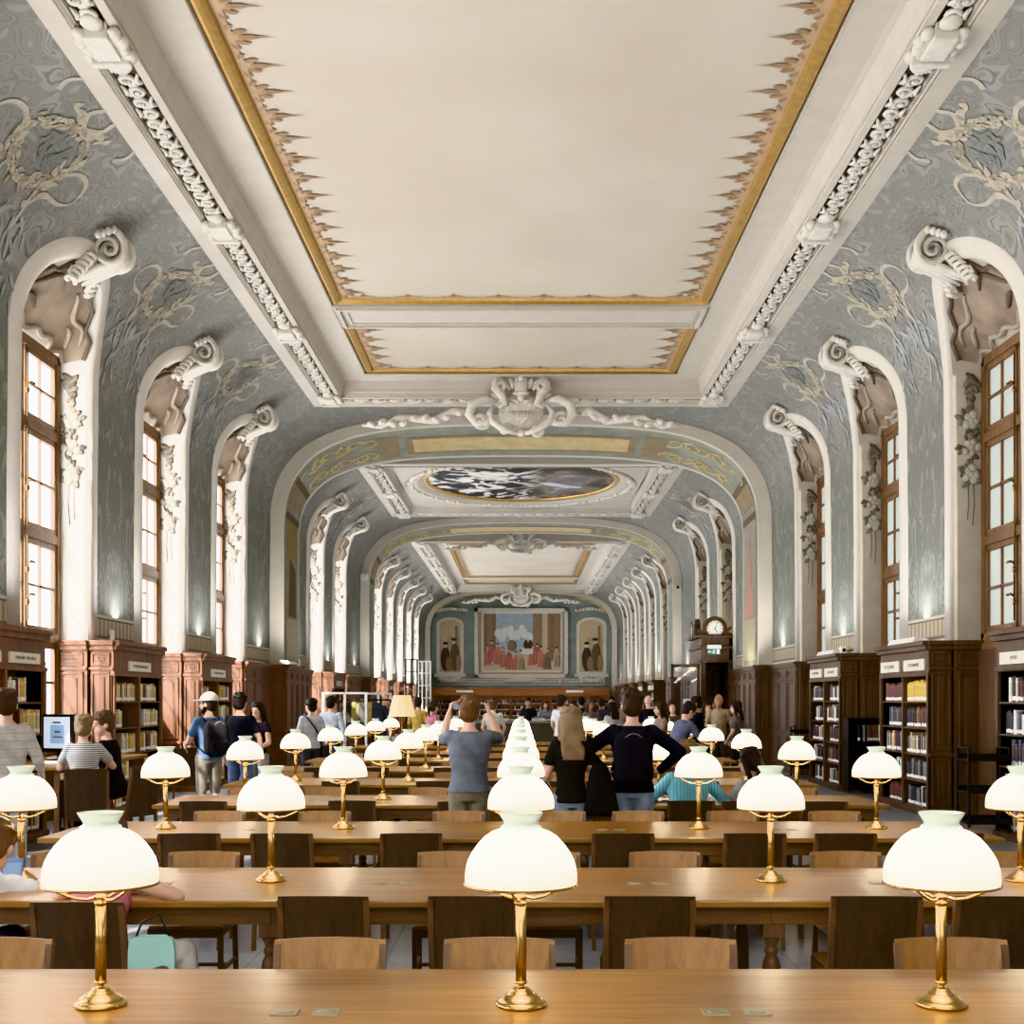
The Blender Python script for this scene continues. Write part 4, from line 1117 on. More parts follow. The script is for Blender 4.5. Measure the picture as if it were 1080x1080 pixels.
# ------------------------------------------------------------------ tables, lamps, chairs
ROW = [3.98+2.716*k for k in range(9)]; TZ = .76; TH = .597; TL = 3.44
def make_table():
    r = empty('reading_table')
    mb = MB(); mb.box(-TL, TL, -TH, TH, TZ-.036, TZ, 0, .008); mb.obj('tabletop', M['table'], r)
    mb = MB()
    mb.box(-TL+.10, TL-.10, -TH+.10, -TH+.13, TZ-.135, TZ-.036, 0, .003); mb.box(-TL+.10, TL-.10, TH-.13, TH-.10, TZ-.135, TZ-.036, 0, .003)
    for g in (-1, 1): mb.box(g*(TL-.115)-.015, g*(TL-.115)+.015, -TH+.13, TH-.13, TZ-.135, TZ-.036, 0, .003)
    for x in (-2.2, -1.26, 0, 1.26, 2.2): mb.box(x-.012, x+.012, -TH+.09, -TH+.10, TZ-.13, TZ-.04)
    mb.obj('apron', M['apron'], r)
    pr = [(.028,0),(.034,.02),(.034,.05),(.022,.07),(.030,.10),(.042,.14),(.048,.20),(.049,.30),(.046,.40),(.038,.44),(.026,.46),(.034,.475),(.034,.49),(.022,.505),(.036,.53),(.044,.56)]
    for x in (-TL+.16, -1.26, 1.26, TL-.16):
        for y in (-TH+.16, TH-.16):
            mb = MB(); mb.lathe(pr, (x, y, 0), 18, 0, flute=.06); mb.box(x-.052, x+.052, y-.052, y+.052, .555, TZ-.036, 0, .006); mb.obj('leg', M['chair_frame'], r)
    for g in (-1, 1):
        for x in (-TL+.16, -1.26, 1.26, TL-.16): pass
    for xc in (-1.98, -.68, .68, 1.98):
        for dx in (-.065, .065):
            mb = MB(); x = xc+dx; mb.box(x-.042, x+.042, -.075, .01, TZ-.001, TZ+.003, 0, .0015)
            mb.lathe([(.026, TZ+.003), (.026, TZ+.0042), (.022, TZ+.0045), (.0, TZ+.0045)], (x, -.032, 0), 16, 0, caps=False); mb.obj('outlet_plate', M['plate'], r)
    return r
tb = make_table(); LORD = ORD
for k, y in enumerate(ROW):
    t = tb if k == 0 else dup(tb)
    t.location = (0, y-.055, 0)
    lab = 'long oak reading table nearest the viewer, brass outlet plates set in its top' if k == 0 else 'long oak reading table, %s row from the front' % ORD[k] if k < 8 else 'long oak reading table in the last row before the desk'
    tag(t, lab, 'table', 'rows of long oak reading tables')
def make_lamp():
    r = empty('reading_lamp')
    mb = MB(); mb.lathe([(.0,0),(.080,0),(.083,.004),(.083,.010),(.079,.014),(.076,.013),(.072,.020),(.062,.029),(.050,.036),(.042,.040),(.040,.045),(.034,.047),(.031,.053),(.024,.058),(.012,.060),(.009,.067),(.019,.071),(.021,.076),(.018,.081)], n=36); mb.obj('base', M['brass'], r)
    mb = MB(); mb.lathe([(.0175,.08),(.0175,.325)], n=32, flute=.16); mb.obj('stem', M['brass'], r)
    mb = MB(); mb.lathe([(.018,.324),(.022,.329),(.022,.335),(.014,.340),(.020,.348),(.018,.356),(.012,.362),(.016,.372),(.02,.385),(.012,.40)], n=24); mb.obj('collar', M['brass'], r)
    for k in range(3):
        a = radians(20+120*k); ca, sa = cos(a), sin(a)
        mb = MB(); mb.tube([V(ca*q, sa*q, z) for q, z in ((.012,.352),(.04,.343),(.08,.349),(.125,.368),(.16,.386),(.178,.394))], [.005,.0055,.005,.005,.005,.005], 8); mb.obj('shade_arm', M['brass'], r)
    mb = MB(); n = 48; mb.grid([[V((.181+.0045*cos(2*pi*j/8))*cos(2*pi*k/n), (.181+.0045*cos(2*pi*j/8))*sin(2*pi*k/n), .393+.0045*sin(2*pi*j/8)) for k in range(n)] for j in range(9)], 0, True, closed_u=True); mb.obj('shade_ring', M['brass'], r)
    out = [(.1805,.396),(.1815,.415),(.1785,.445),(.1705,.472),(.159,.494),(.141,.520),(.118,.545),(.092,.562),(.064,.572),(.0655,.576),(.0625,.581),(.056,.584),(.0545,.589),(.058,.598),(.066,.610),(.0715,.620),(.0722,.624)]
    inn = [(a-.004, b-.001 if b < .57 else b) for a, b in out][::-1]
    mb = MB(); mb.lathe(out+inn, n=48, caps=False); mb.obj('lamp_shade', M['shade'], r)
    mb = MB(); mb.ell((0,0,.47), (.03,.03,.04), 0, 12, 8); mb.lathe([(.014,.395),(.014,.42)], n=12); mb.obj('bulb', mat_plain('bulb', srgb(255,240,210), .3, emis=srgb(255,230,180), es=4), r)
    return r
lp = make_lamp(); first = True; BULBS = []
COLN = {-2:'far left end', -1:'left of centre', 0:'centre', 1:'right of centre', 2:'far right end'}
for k, y in enumerate(ROW):
    for c in (-2, -1, 0, 1, 2):
        x = 1.357*c
        if k == 0 and abs(c) == 2: continue
        lab = 'brass lamp with white glass dome, %s of %s' % (COLN[c], 'the nearest table' if k == 0 else 'the %s table from the front' % ORD[k] if k < 8 else 'the last table')
        o = lp if first else dup(lp); first = False
        o.location = (x, y, TZ); BULBS.append((x, y)); tag(o, lab, 'lamp', 'domed reading lamps on the tables'); o.rotation_euler.z = 0.5*((k*7+c*3) % 5)
def make_chair():
    r = empty('wooden_chair')
    n = 12; wd = .215
    def bk(x, z):  # centre-line of the backrest
        t = (z-.40)/.42; return V(x, -.175-.085*t-.028*(1-(x/wd)**2), z)
    mb = MB(); zs = [.395,.47,.55,.63,.71,.77,.815]; th = .008
    xs = [-wd+2*wd*i/n for i in range(n+1)]
    top = lambda x, z: z if z < .8 else z+.006*(1-(x/wd)**2)
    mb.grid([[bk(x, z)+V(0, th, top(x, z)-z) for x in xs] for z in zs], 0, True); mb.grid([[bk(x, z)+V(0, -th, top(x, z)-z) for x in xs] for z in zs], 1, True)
    e = []
    for (f, g) in ((lambda i: (xs[i], zs[-1]), n+1), (lambda i: (xs[i], zs[0]), n+1)):
        mb.grid([[bk(*f(i))+V(0, th, top(*f(i))-f(i)[1]) for i in range(g)], [bk(*f(i))+V(0, -th, top(*f(i))-f(i)[1]) for i in range(g)]], 2, False)
    for x in (-wd, wd): mb.grid([[bk(x, z)+V(0, th, 0) for z in zs], [bk(x, z)+V(0, -th, 0) for z in zs]], 2, False)
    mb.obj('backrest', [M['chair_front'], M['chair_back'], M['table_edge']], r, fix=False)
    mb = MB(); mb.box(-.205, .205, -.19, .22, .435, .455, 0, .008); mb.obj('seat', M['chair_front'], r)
    for g in (-1, 1):
        mb = MB(); x = g*.2
        pts = [V(x, -.235, 0), V(x, -.20, .25), V(x, -.178, .40), V(x+g*.004, -.20-.005, .55), V(x+g*.004, -.262, .80)]
        mb.grid([[p+V(a*.013, b*.016, 0) for a, b in ((-1,-1),(1,-1),(1,1),(-1,1))] for p in pts], 0, False, closed_u=True); mb.face([0,1,2,3]); mb.face([16,17,18,19]); mb.obj('rear_leg', M['chair_frame'], r)
        mb = MB(); pts = [V(x, .20, 0), V(x, .195, .436)]
        mb.grid([[p+V(a*.013, b*.016, 0) for a, b in ((-1,-1),(1,-1),(1,1),(-1,1))] for p in pts], 0, False, closed_u=True); mb.face([0,1,2,3]); mb.obj('front_leg', M['chair_frame'], r)
        mb = MB(); mb.box(x-.008, x+.008, -.2, .2, .39, .432, 0, .003); mb.obj('side_rail', M['chair_frame'], r)
    mb = MB(); mb.box(-.2, .2, .185, .203, .385, .434, 0, .003); mb.obj('front_rail', M['chair_frame'], r)
    mb = MB(); mb.box(-.2, .2, -.01, .01, .18, .2, 0, .003)
    for g in (-1, 1): mb.box(g*.2-.009, g*.2+.009, -.21, .2, .18, .2, 0, .003)
    mb.obj('stretcher', M['chair_frame'], r)
    return r
ch = make_chair(); chf = True
NEAR = {1: [-2.04, -.93, -.22, .614, 1.69, 2.27, 3.0], 2: [-2.31, -1.66, -.77, .71, 1.63, 2.25, 3.0], 3: [-2.9, -2.2, -1.35, -.55, .35, 1.56, 2.05, 2.75]}
FAR = {0: [-2.03, -.735, -.09, .615, 1.66, 2.5], 1: [-2.75, -1.92, -.41, .14, .87, 1.97, 2.9], 2: [-2.5, -1.62, -.52, .32, .98, 1.75, 2.6]}
DEF = [-2.8, -2.1, -1.0, -.35, .35, 1.0, 2.1, 2.8]
rc = random.Random(11)
def put_chair(x, y, rz, lab, group):
    global chf
    for lx in (-3.28, -1.26, 1.26, 3.28):
        if abs(x-lx) < .29: x = lx+(.29 if (x > lx and abs(lx) < 3) or lx < -3 else -.29)
    o = ch if chf else dup(ch); chf = False
    o.location = (x, y, 0); o.rotation_euler = (0, 0, rz); tag(o, lab, 'chair', group); return o
for k, y in enumerate(ROW):
    yc = y-.055; tn = 'nearest' if k == 0 else ORD[k] if k < 8 else 'last'
    if k > 0:
        xs = sorted(NEAR.get(k, [x+rc.uniform(-.12, .12) for x in DEF]))
        for i, x in enumerate(xs):
            dy = (-.17 if k == 1 and i == 0 else 0) if k < 3 else rc.uniform(-.08, .04)
            put_chair(x, yc-TH+.05+dy, rc.uniform(-.03, .03), 'dark-backed oak chair on the near side of the %s table, %s from the left' % (tn, ORD[i]), 'oak chairs on the near sides of the tables')
    xs = sorted(FAR.get(k, [x+rc.uniform(-.12, .12) for x in DEF]))
    for i, x in enumerate(xs):
        dy = 0 if k < 3 else rc.uniform(-.04, .08)
        put_chair(x, yc+TH+.0+dy, pi+rc.uniform(-.03, .03), 'pale-faced oak chair on the far side of the %s table, %s from the left' % (tn, ORD[i]), 'oak chairs on the far sides of the tables')

# ------------------------------------------------------------------ portal with clock (right), glazed leaf, exit sign
YP0, YP1 = L(33.0), L(35.05); XP = L(4.82)
r = empty('portal', (0, 0, 0), 0, 'dark oak door surround with round clock top projecting from the right wall', 'doorway')
zb, zc = pz(699, YP0), pz(672, YP0)
mb = MB()
mb.box(XP, XP+.14, YP0, YP1, 0, zb, 0, .01); mb.box(W-.16, W+.02, YP0, YP0+.2, 0, zc, 0, .01); mb.box(XP, W+.02, YP0, YP1, zb, zc, 0, .01)
mb.box(XP-.05, W+.02, YP0-.05, YP1+.05, zb+.0, zb+.09, 0, .02); mb.box(XP-.09, W+.02, YP0-.09, YP1+.09, zc-.36, zc-.26, 0, .03); mb.box(XP-.12, W+.02, YP0-.12, YP1+.12, zc-.02, zc+.07, 0, .03)
mb.box(XP+.1, W-.2, YP0-.02, YP0+.03, zb+.12, zc-.42, 0, .015); mb.box(W-.1, W+.02, YP0, YP1, 0, zc, 1)
mb.box(XP+.05, W, YP1-.06, YP1, 0, zb, 1)
mb.obj('surround', [M['wood'], M['wood_in']], r)
mb = MB(); cx = px(754, YP0); cz = pz(663, YP0); rc_ = 13*YP0/FPX
poly = []
for k in range(21): 
    a = pi*k/20; poly.append((cx+rc_*cos(a), cz+rc_*sin(a)))
poly += [(cx-rc_*1.02, cz-.05), (cx-rc_*1.35, cz-.02), (cx-rc_*1.3, cz-.12), (cx-rc_*1.15, zc+.18), (XP+.0, zc+.06), (W-.02, zc+.06), (cx+rc_*1.25, zc+.14), (cx+rc_*1.1, cz-.1), (cx+rc_*1.38, cz+.02), (cx+rc_*1.3, cz+.08)]
mb.prism(poly, YP0-.02, YP0+.14); 
# the same tambour facing the hall
yc2 = (YP0+YP1)/2; poly2 = [(yc2-rc_*1.6, zc+.06), (yc2+rc_*1.6, zc+.06), (yc2+rc_*1.15, zc+.2)]+[(yc2+rc_*cos(pi*k/20), cz+rc_*sin(pi*k/20)) for k in range(21)]+[(yc2-rc_*1.15, zc+.2)]
mb.prism([(a, b) for a, b in poly2], -XP-.1, -XP+.02, 0, Matrix.Rotation(pi/2, 4, 'Z'))
mb.obj('clock_hood', M['wood'], r)
def clock_face(par, c, rad, Mx):
    mb = MB(); mb.lathe([(0,0),(rad,0),(rad,.0)], n=36, M=Mx, caps=False)
    mb.lathe([(rad*.97,-.01),(rad*1.0,.025),(rad*1.1,.03),(rad*1.14,0)], n=36, m=1, M=Mx, caps=False)
    def bar(a, r0, r1, w, h):
        d = V(sin(a), cos(a), 0); n = V(cos(a), -sin(a), 0)
        mb.poly([Mx@(d*r0-n*w+V(0,0,h)), Mx@(d*r0+n*w+V(0,0,h)), Mx@(d*r1+n*w+V(0,0,h)), Mx@(d*r1-n*w+V(0,0,h))], 2)
    for k in range(12): bar(k*pi/6, rad*.72, rad*.93, rad*.035, .006)
    bar(radians(22), -.1*rad, rad*.78, rad*.03, .010); bar(radians(150), -.1*rad, rad*.52, rad*.045, .009)
    return mb.obj('clock_dial', [M['white'], M['brass_dark'], M['black']], par, fix=False)
clock_face(r, None, rc_*.66, Matrix.Translation((cx, YP0-.03, cz))@Matrix.Rotation(pi/2, 4, 'X'))
clock_face(r, None, rc_*.66, Matrix.Translation((XP-.12+.0, yc2, cz))@Matrix.Rotation(-pi/2, 4, 'Z')@Matrix.Rotation(pi/2, 4, 'X'))
# glazed door leaves
def leaf(xa, xb, y, zt_, nm, lab):
    rr = empty(nm, (0,0,0), 0, lab, 'door')
    mb = MB(); mb.box(xa, xa+.09, y-.03, y+.03, .02, zt_, 0, .008); mb.box(xb-.09, xb, y-.03, y+.03, .02, zt_, 0, .008); mb.box(xa, xb, y-.03, y+.03, zt_-.1, zt_, 0, .008); mb.box(xa, xb, y-.03, y+.03, .02, .9, 0, .008)
    mb.box(xa+.14, xb-.14, y-.045, y+.045, .2, .75, 0, .02); mb.obj('leaf_frame', M['wood'], rr)
    mb = MB(); mb.poly([V(xa+.08, y, .88), V(xb-.08, y, .88), V(xb-.08, y, zt_-.08), V(xa+.08, y, zt_-.08)]); mb.obj('glass_pane', M['glass'], rr, fix=False)
    mb = MB(); mb.tube([V(xb-.045, y-.05, 1.02), V(xb-.045, y-.08, 1.04), V(xb-.14, y-.08, 1.04)], .012, 6); mb.obj('door_handle', M['brass'], rr)
leaf(px(707.5, YP0-.1), px(738, YP0-.1), YP0-.1, pz(700.5, YP0), 'glazed_door', 'oak framed glazed door leaf standing open beside the clock portal')
leaf(px(739.5, YP1-.5), px(756, YP1-.5), YP1-.5, pz(706, YP1), 'glazed_door', 'narrow glazed door leaf inside the dark clock portal')
def exit_sign(name, lab, c, w, h, man=True, body=True):
    """running man exit luminaire, c bottom centre of housing"""
    rr = empty(name, c, 0, lab, 'exit sign')
    mb = MB(); mb.box(-w/2, w/2, -.09, 0, 0, h*.4, 0, .01); mb.obj('housing', M['white'], rr)
    mb = MB(); mb.box(-w/2+.02, w/2-.02, -.05, -.04, -h*.55, 0, 0); mb.obj('sign_panel', mat_plain('exit_green', srgb(30,110,80), .4, emis=srgb(40,150,110), es=.5), rr)
    mb = MB(); y = -.053
    def q(x0, x1, z0, z1): mb.poly([V(x0*w, y, z0*h), V(x1*w, y, z0*h), V(x1*w, y, z1*h), V(x0*w, y, z1*h)])
    q(.18,.36,-.5,-.06); mb.ell((-.02*w, y, -.12*h), (.03*w, .004, .045*h), 0, 8, 6)
    for a, b, c2, d in ((-.02,-.16,-.04,-.32),(-.04,-.32,.04,-.48),(-.04,-.32,-.14,-.44),(-.02,-.18,.08,-.26),(-.02,-.18,-.12,-.24)): mb.tube([V(a*w, y, b*h), V(c2*w, y, d*h)], .022*w, 6)
    mb.tube([V(-.42*w, y, -.28*h), V(-.2*w, y, -.28*h)], .02*w, 6); mb.tube([V(-.36*w, y, -.2*h), V(-.43*w, y, -.28*h), V(-.36*w, y, -.36*h)], .02*w, 6)
    mb.obj('running_man', mat_plain('exit_white', srgb(240,245,240), .4, emis=(1,1,1,1), es=.5), rr)
exit_sign('exit_sign', 'green running man exit sign under the clock on the portal', V(px(752.5, YP0), YP0-.1, pz(684.5, YP0)), .42, .30)
exit_sign('exit_sign', 'green and white exit luminaire on top of the second right-wall bookcase', V(px(1022, 18.4), 18.55, 2.83), .30, .34)
for (x, y_, Y, s) in ((803, 702, 30.0, 1),):
    pass

# small things on the bookcase tops
def speaker_box(x, Y, w, h, lab, d=.16, rot=0, nm='projector_box'):
    mb = MB(); mb.box(-w/2, w/2, -d/2, d/2, 0, h, 0, .015); mb.lathe([(0,0),(w*.26,0),(w*.3,.012),(w*.18,.02)], n=16, m=1, M=Matrix.Translation((0, -d/2-.005, h*.55))@Matrix.Rotation(pi/2, 4, 'X'), caps=False)
    mb.box(-w*.4, w*.4, -d*.4, d*.4, h, h+.012, 0, .004); o = mb.obj(nm, [M['white'], M['black']]); o.location = (x, Y, Z(2.40)+.012); o.rotation_euler.z = rot; tag(o, lab, 'light fixture')
speaker_box(px(116, 19.3), 19.3, .10, .20, 'small white box lamp standing on the second left-wall bookcase')
speaker_box(px(889, 24.0), 24.0, .12, .14, 'small white box lamp on the third right-wall bookcase')
speaker_box(px(313, 33.5), 33.5, .16, .2, 'small white box lamp on the oak panelling by the first left arch')
def uplight(x, Y, l, lab, s):
    mb = MB(); mb.prism([(-.14,0),(.14,0),(.11,.05),(-.10,.085)], -l/2, l/2, 0); mb.box(-.09, .09, -l/2+.03, l/2-.03, .05, .07, 0, .004); mb.box(-.05, .05, -.06, .06, -.0, .02)
    o = mb.obj('uplight_fitting', M['white']); o.location = (x, Y, Z(2.40)+.015); tag(o, lab, 'light fixture')
uplight(L(5.5), 19.7, 1.3, 'slim white uplight lying on the second right-wall bookcase', 1)
uplight(L(5.5), 24.6, 1.3, 'slim white uplight lying on the third right-wall bookcase', 1)
uplight(-L(5.2), 31.0, 1.2, 'slim white uplight on the oak panelling at the first left arch', -1)
uplight(-L(5.5), 54.0, 1.2, 'slim white uplight on the panelling past the second left arch', -1)
mb = MB(); mb.box(-.14, .14, -.06, .06, 0, .25, 0, .01); mb.box(-.1, .1, -.07, -.06, .03, .22, 1); o = mb.obj('white_box', [M['white'], plain((215,215,210))]); o.location = (px(384, A2[0]-.15), A2[0]-.1, pz(612, A2[0])); tag(o, 'small white box fixed to the second left arch pier', 'speaker')
mb = MB(); mb.box(-.14, .14, -.06, .06, 0, .25, 0, .01); mb.ell((0, -.07, .12), (.05, .03, .06), 1, 10, 6); o = mb.obj('camera_box', [M['cream_rib'], M['black']]); o.location = (px(715, A2[0]-.15), A2[0]-.1, pz(623, A2[0])); tag(o, 'small camera with black lens on the second right arch pier', 'camera')

# ------------------------------------------------------------------ low shelving, trolleys, computer desk
def low_shelf(x0, x1, y, zt_, lab, nsh=3, books=True, nm='low_bookshelf', mt=None):
    r = empty(nm, (0,0,0), 0, lab, 'bookshelf'); mt = mt or M['black_metal']
    mb = MB(); 
    for x in (x0, x1-.025, (x0+x1)/2-.012): mb.box(x, x+.025, y-.3, y, 0.02, zt_, 0, .004)
    mb.box(x0, x1, y-.02, y, .05, zt_, 0); mb.obj('frame', mt, r)
    for k in range(nsh+1):
        z = .1+(zt_-.14)*k/nsh; mb = MB(); mb.box(x0, x1, y-.3, y, z, z+.022, 0, .004); mb.obj('shelf', mt, r)
    return r
low_shelf(px(893, 22.8), px(930, 22.8), 23.0, pz(757, 22.7), 'low dark bookshelf in front of the third right-wall bookcase end')
zz_ = .1+(pz(757, 22.7)-.14)*2/3+.022; rr_ = random.Random(8)
for i, (xp, c) in enumerate(((905,'navy'),(912,'white'),(915,'grey'),(918,'maroon'),(921,'brown'),(924,'brown'),(927,'cream'))):
    o = bpy.data.objects.new('book', book_mesh(c, True)); COL.objects.link(o); o.location = (px(xp, 22.8), 22.74, zz_+.001); o.rotation_euler = (0,0,pi/2); o.scale = (.2, .045, .30)
    tag(o, '%s book, %s from the left atop the low dark bookshelf' % (c, ORD[i]), 'book', 'books on the low dark shelf')
def trolley(x, y, lab):
    r = empty('book_trolley', (x, y, 0), 0, lab, 'trolley'); 
    for (a, b) in ((-.25,-.2),(.25,-.2),(-.25,.2),(.25,.2)):
        mb = MB(); mb.box(a-.014, a+.014, b-.014, b+.014, .1, 1.15, 0, .003); mb.obj('post', M['black_metal'], r)
        mb = MB(); mb.lathe([(.0,-.012),(.045,-.012),(.045,.012),(0,.012)], (0,0,0), 14, M=Matrix.Translation((a, b, .055))@Matrix.Rotation(pi/2, 4, 'Y')); mb.obj('wheel', M['black'], r)
    for z in (.2, .58, .98):
        mb = MB(); mb.box(-.27, .27, -.21, .21, z, z+.02, 0, .004); mb.box(-.27, .27, -.22, -.2, z, z+.08, 0, .004); mb.box(-.27, .27, .2, .22, z, z+.08, 0, .004); mb.obj('tray', M['black_metal'], r)
    mb = MB(); mb.tube([V(-.25, -.2, 1.14), V(-.25, .2, 1.14)], .014, 6); mb.tube([V(.25, -.2, 1.14), V(.25, .2, 1.14)], .014, 6); mb.obj('handle', M['black_metal'], r)
trolley(px(1037, 15.4), 15.4, 'black book trolley beside the second right-wall bookcase')
trolley(px(848, 27.5), 27.5, 'black book trolley beyond the third right-wall bookcase')

# computer station by the left wall
DZ = 1.02
r = empty('computer_desk', (0,0,0), 0, 'high oak computer desk against the left wall', 'desk')
dx0, dx1, dy0, dy1 = -L(5.3), px(78, 13.6), 13.2, 16.3
mb = MB(); mb.box(dx0, dx1, dy0, dy1, DZ-.04, DZ, 0, .008); mb.obj('desktop', M['table'], r)
for y in (dy0+.05, dy1-.1):
    mb = MB(); mb.box(dx0+.03, dx0+.09, y, y+.06, 0, DZ-.04, 0, .005); mb.obj('leg', M['chair_frame'], r); mb = MB(); mb.box(dx1-.09, dx1-.03, y, y+.06, 0, DZ-.04, 0, .005); mb.obj('leg', M['chair_frame'], r)
r = empty('computer_monitor', (px(62, 14.6), 14.6, DZ), radians(-25), 'black computer monitor with a pale blue page, on the left wall desk', 'monitor')
mb = MB(); mb.lathe([(0,0),(.13,0),(.13,.012),(.02,.02),(.02,.12)], n=24); mb.obj('stand', M['black'], r)
mb = MB(); mb.box(-.24, .24, -.03, .03, .1, .55, 0, .012); mb.obj('bezel', M['black'], r)
mb = MB(); mb.box(-.205, .205, -.034, -.03, .145, .515, 0); mb.box(-.1, .12, -.036, -.034, .2, .42, 1); mb.box(-.03, .06, -.037, -.036, .33, .35, 2); mb.box(-.06, .09, -.037, -.036, .27, .285, 2); mb.box(-.06, .07, -.037, -.036, .44, .46, 2)
mb.obj('screen', [mat_plain('screen_white', srgb(215,228,240), .2, emis=srgb(200,220,245), es=.8), mat_plain('screen_blue', srgb(150,185,220), .2, emis=srgb(140,180,225), es=.7), plain((90,110,140))], r)
mb = MB(); mb.box(-.2, .2, -.07, .07, 0, .018, 0, .006)
for i in range(4):
    for j in range(12): mb.box(-.185+j*.031, -.16+j*.031, -.055+i*.028, -.034+i*.028, .018, .022, 1)
o = mb.obj('keyboard', [plain((190,190,192)), plain((225,225,225))]); o.location = (px(54, 14.0), 14.0, DZ); o.rotation_euler.z = radians(-20); tag(o, 'pale keyboard on the left wall computer desk', 'keyboard')
mb = MB(); mb.ell((0,0,.012), (.03,.05,.02), 0, 12, 6); mb.tube([V(0,.05,.012), V(.02,.12,.006), V(0,.2,.006)], .003, 5); o = mb.obj('computer_mouse', M['black']); o.location = (px(64, 13.7), 13.7, DZ); tag(o, 'black computer mouse beside the keyboard', 'mouse')
def high_chair(x, y, rz, lab):
    o = dup(ch, (x, y, .0), rz, lab, 'high chairs at the computer desk'); o['category'] = 'chair'; o.scale = (1.0, 1.0, 1.27)
    return o
high_chair(px(93, 12.7), 12.75, radians(12), 'dark high chair under the woman in the striped top')
high_chair(px(130, 13.0), 13.2, radians(60), 'dark high chair under the young man in black')
high_chair(px(190, 17.5), 17.9, radians(15), 'dark wooden chair behind the man with the backpack')

# issue desk in the middle far away
YD = 33.5
r = empty('issue_desk', (0,0,0), 0, 'dark issue desk at the far end of the table rows', 'desk')
mb = MB(); zt_ = pz(761, YD); mb.box(px(462, YD), px(618, YD), YD, YD+.05, 0, zt_-.05, 0, .006); mb.box(px(462, YD), px(618, YD), YD+.05, YD+.8, .1, zt_-.05); mb.obj('front_panel', plain((84,78,62), .6), r)
mb = MB(); mb.box(px(460, YD), px(620, YD), YD-.06, YD+.85, zt_-.05, zt_, 0, .01); mb.obj('worktop', plain((140,134,120), .4), r)
rd = random.Random(3)
for i, (x, c) in enumerate(((532,(200,200,196)),(540,(60,62,70)),(566,(170,172,176)),(572,(220,220,216)),(578,(80,84,92)))):
    mb = MB()
    for q in range(3): mb.box(-.13+.01*q, .13-.008*q, -.1, .1, .03*q, .03*q+.026, q % 2, .004, Matrix.Rotation(.15*q, 4, 'Z'))
    o = mb.obj('paper_stack', [plain(c), M['paper']]); o.location = (px(x, YD+.3), YD+.3, zt_); tag(o, 'stack of papers on the issue desk, %s from the left' % ORD[i], 'papers', 'paper stacks on the issue desk')
# conical shaded lamp and glass screens on the left
YL = 26.2; r = empty('floor_lamp', (px(424, YL), YL, 0), 0, 'tall floor lamp with a large cream cone shade, left of the tables', 'lamp')
mb = MB(); mb.lathe([(.0,0),(.16,0),(.16,.02),(.03,.04),(.014,.06)], n=24); mb.obj('base', M['brass_dark'], r)
mb = MB(); mb.lathe([(.014,.05),(.014,1.4)], n=12); mb.obj('pole', M['brass_dark'], r)
mb = MB(); z0, z1 = pz(755.5, YL), pz(733.5, YL); mb.lathe([(.285,z0),(.185,z1)], n=10, caps=False, smooth=False); mb.obj('lamp_shade', mat_plain('cream_shade', srgb(244,222,170), .8, emis=srgb(255,214,140), es=.75), r)
def screen(xa, xb, Y, yt, yb, lab, n=3, col=M['white'], nm='glass_screen', ladder=0):
    r = empty(nm, (0,0,0), 0, lab, 'screen')
    X0, X1 = px(xa, Y), px(xb, Y); zt_, zb_ = pz(yt, Y), max(.02, pz(yb, Y))
    mb = MB()
    for k in range(n+1):
        x = X0+(X1-X0)*k/n; mb.box(x-.03, x+.03, Y-.03, Y+.03, 0, zt_, 0, .004)
    mb.box(X0, X1, Y-.03, Y+.03, zt_-.05, zt_, 0, .004); mb.box(X0, X1, Y-.03, Y+.03, zb_, zb_+.05, 0, .004)
    for k in range(ladder): z = zb_+(zt_-zb_)*(k+1)/(ladder+1); mb.box(X0, X1, Y-.02, Y+.02, z-.02, z+.02)
    mb.obj('screen_frame', col, r)
    mb = MB(); mb.poly([V(X0, Y, zb_), V(X1, Y, zb_), V(X1, Y, zt_), V(X0, Y, zt_)]); mb.obj('glass_pane', M['glass'], r, fix=False)
screen(341, 386, 30.5, 730, 800, 'white framed glass screen in front of the coat rail, left side', 2)
screen(386, 412, 32.5, 730.5, 795, 'second white framed glass screen, behind the floor lamp', 2)
screen(428, 440, 47.0, 695, 762, 'tall black and white glazed screen near the left wall, far down the hall', 2, M['black'], ladder=4)
screen(441, 454, 48.5, 697, 762, 'tall white glazed screen beside the black one, far down the hall', 3, M['white'], ladder=4)
r = empty('coat_rail', (0,0,0), 0, 'metal coat rail behind the glass screen', 'coat rail')
mb = MB(); mb.tube([V(px(362, 31.5), 31.5, 1.72), V(px(412, 31.5), 31.5, 1.72)], .02, 8); mb.obj('rail', M['black_metal'], r)
for x in (362, 412):
    mb = MB(); mb.tube([V(px(x, 31.5), 31.5, 0), V(px(x, 31.5), 31.5, 1.72)], .02, 8); mb.obj('post', M['black_metal'], r)
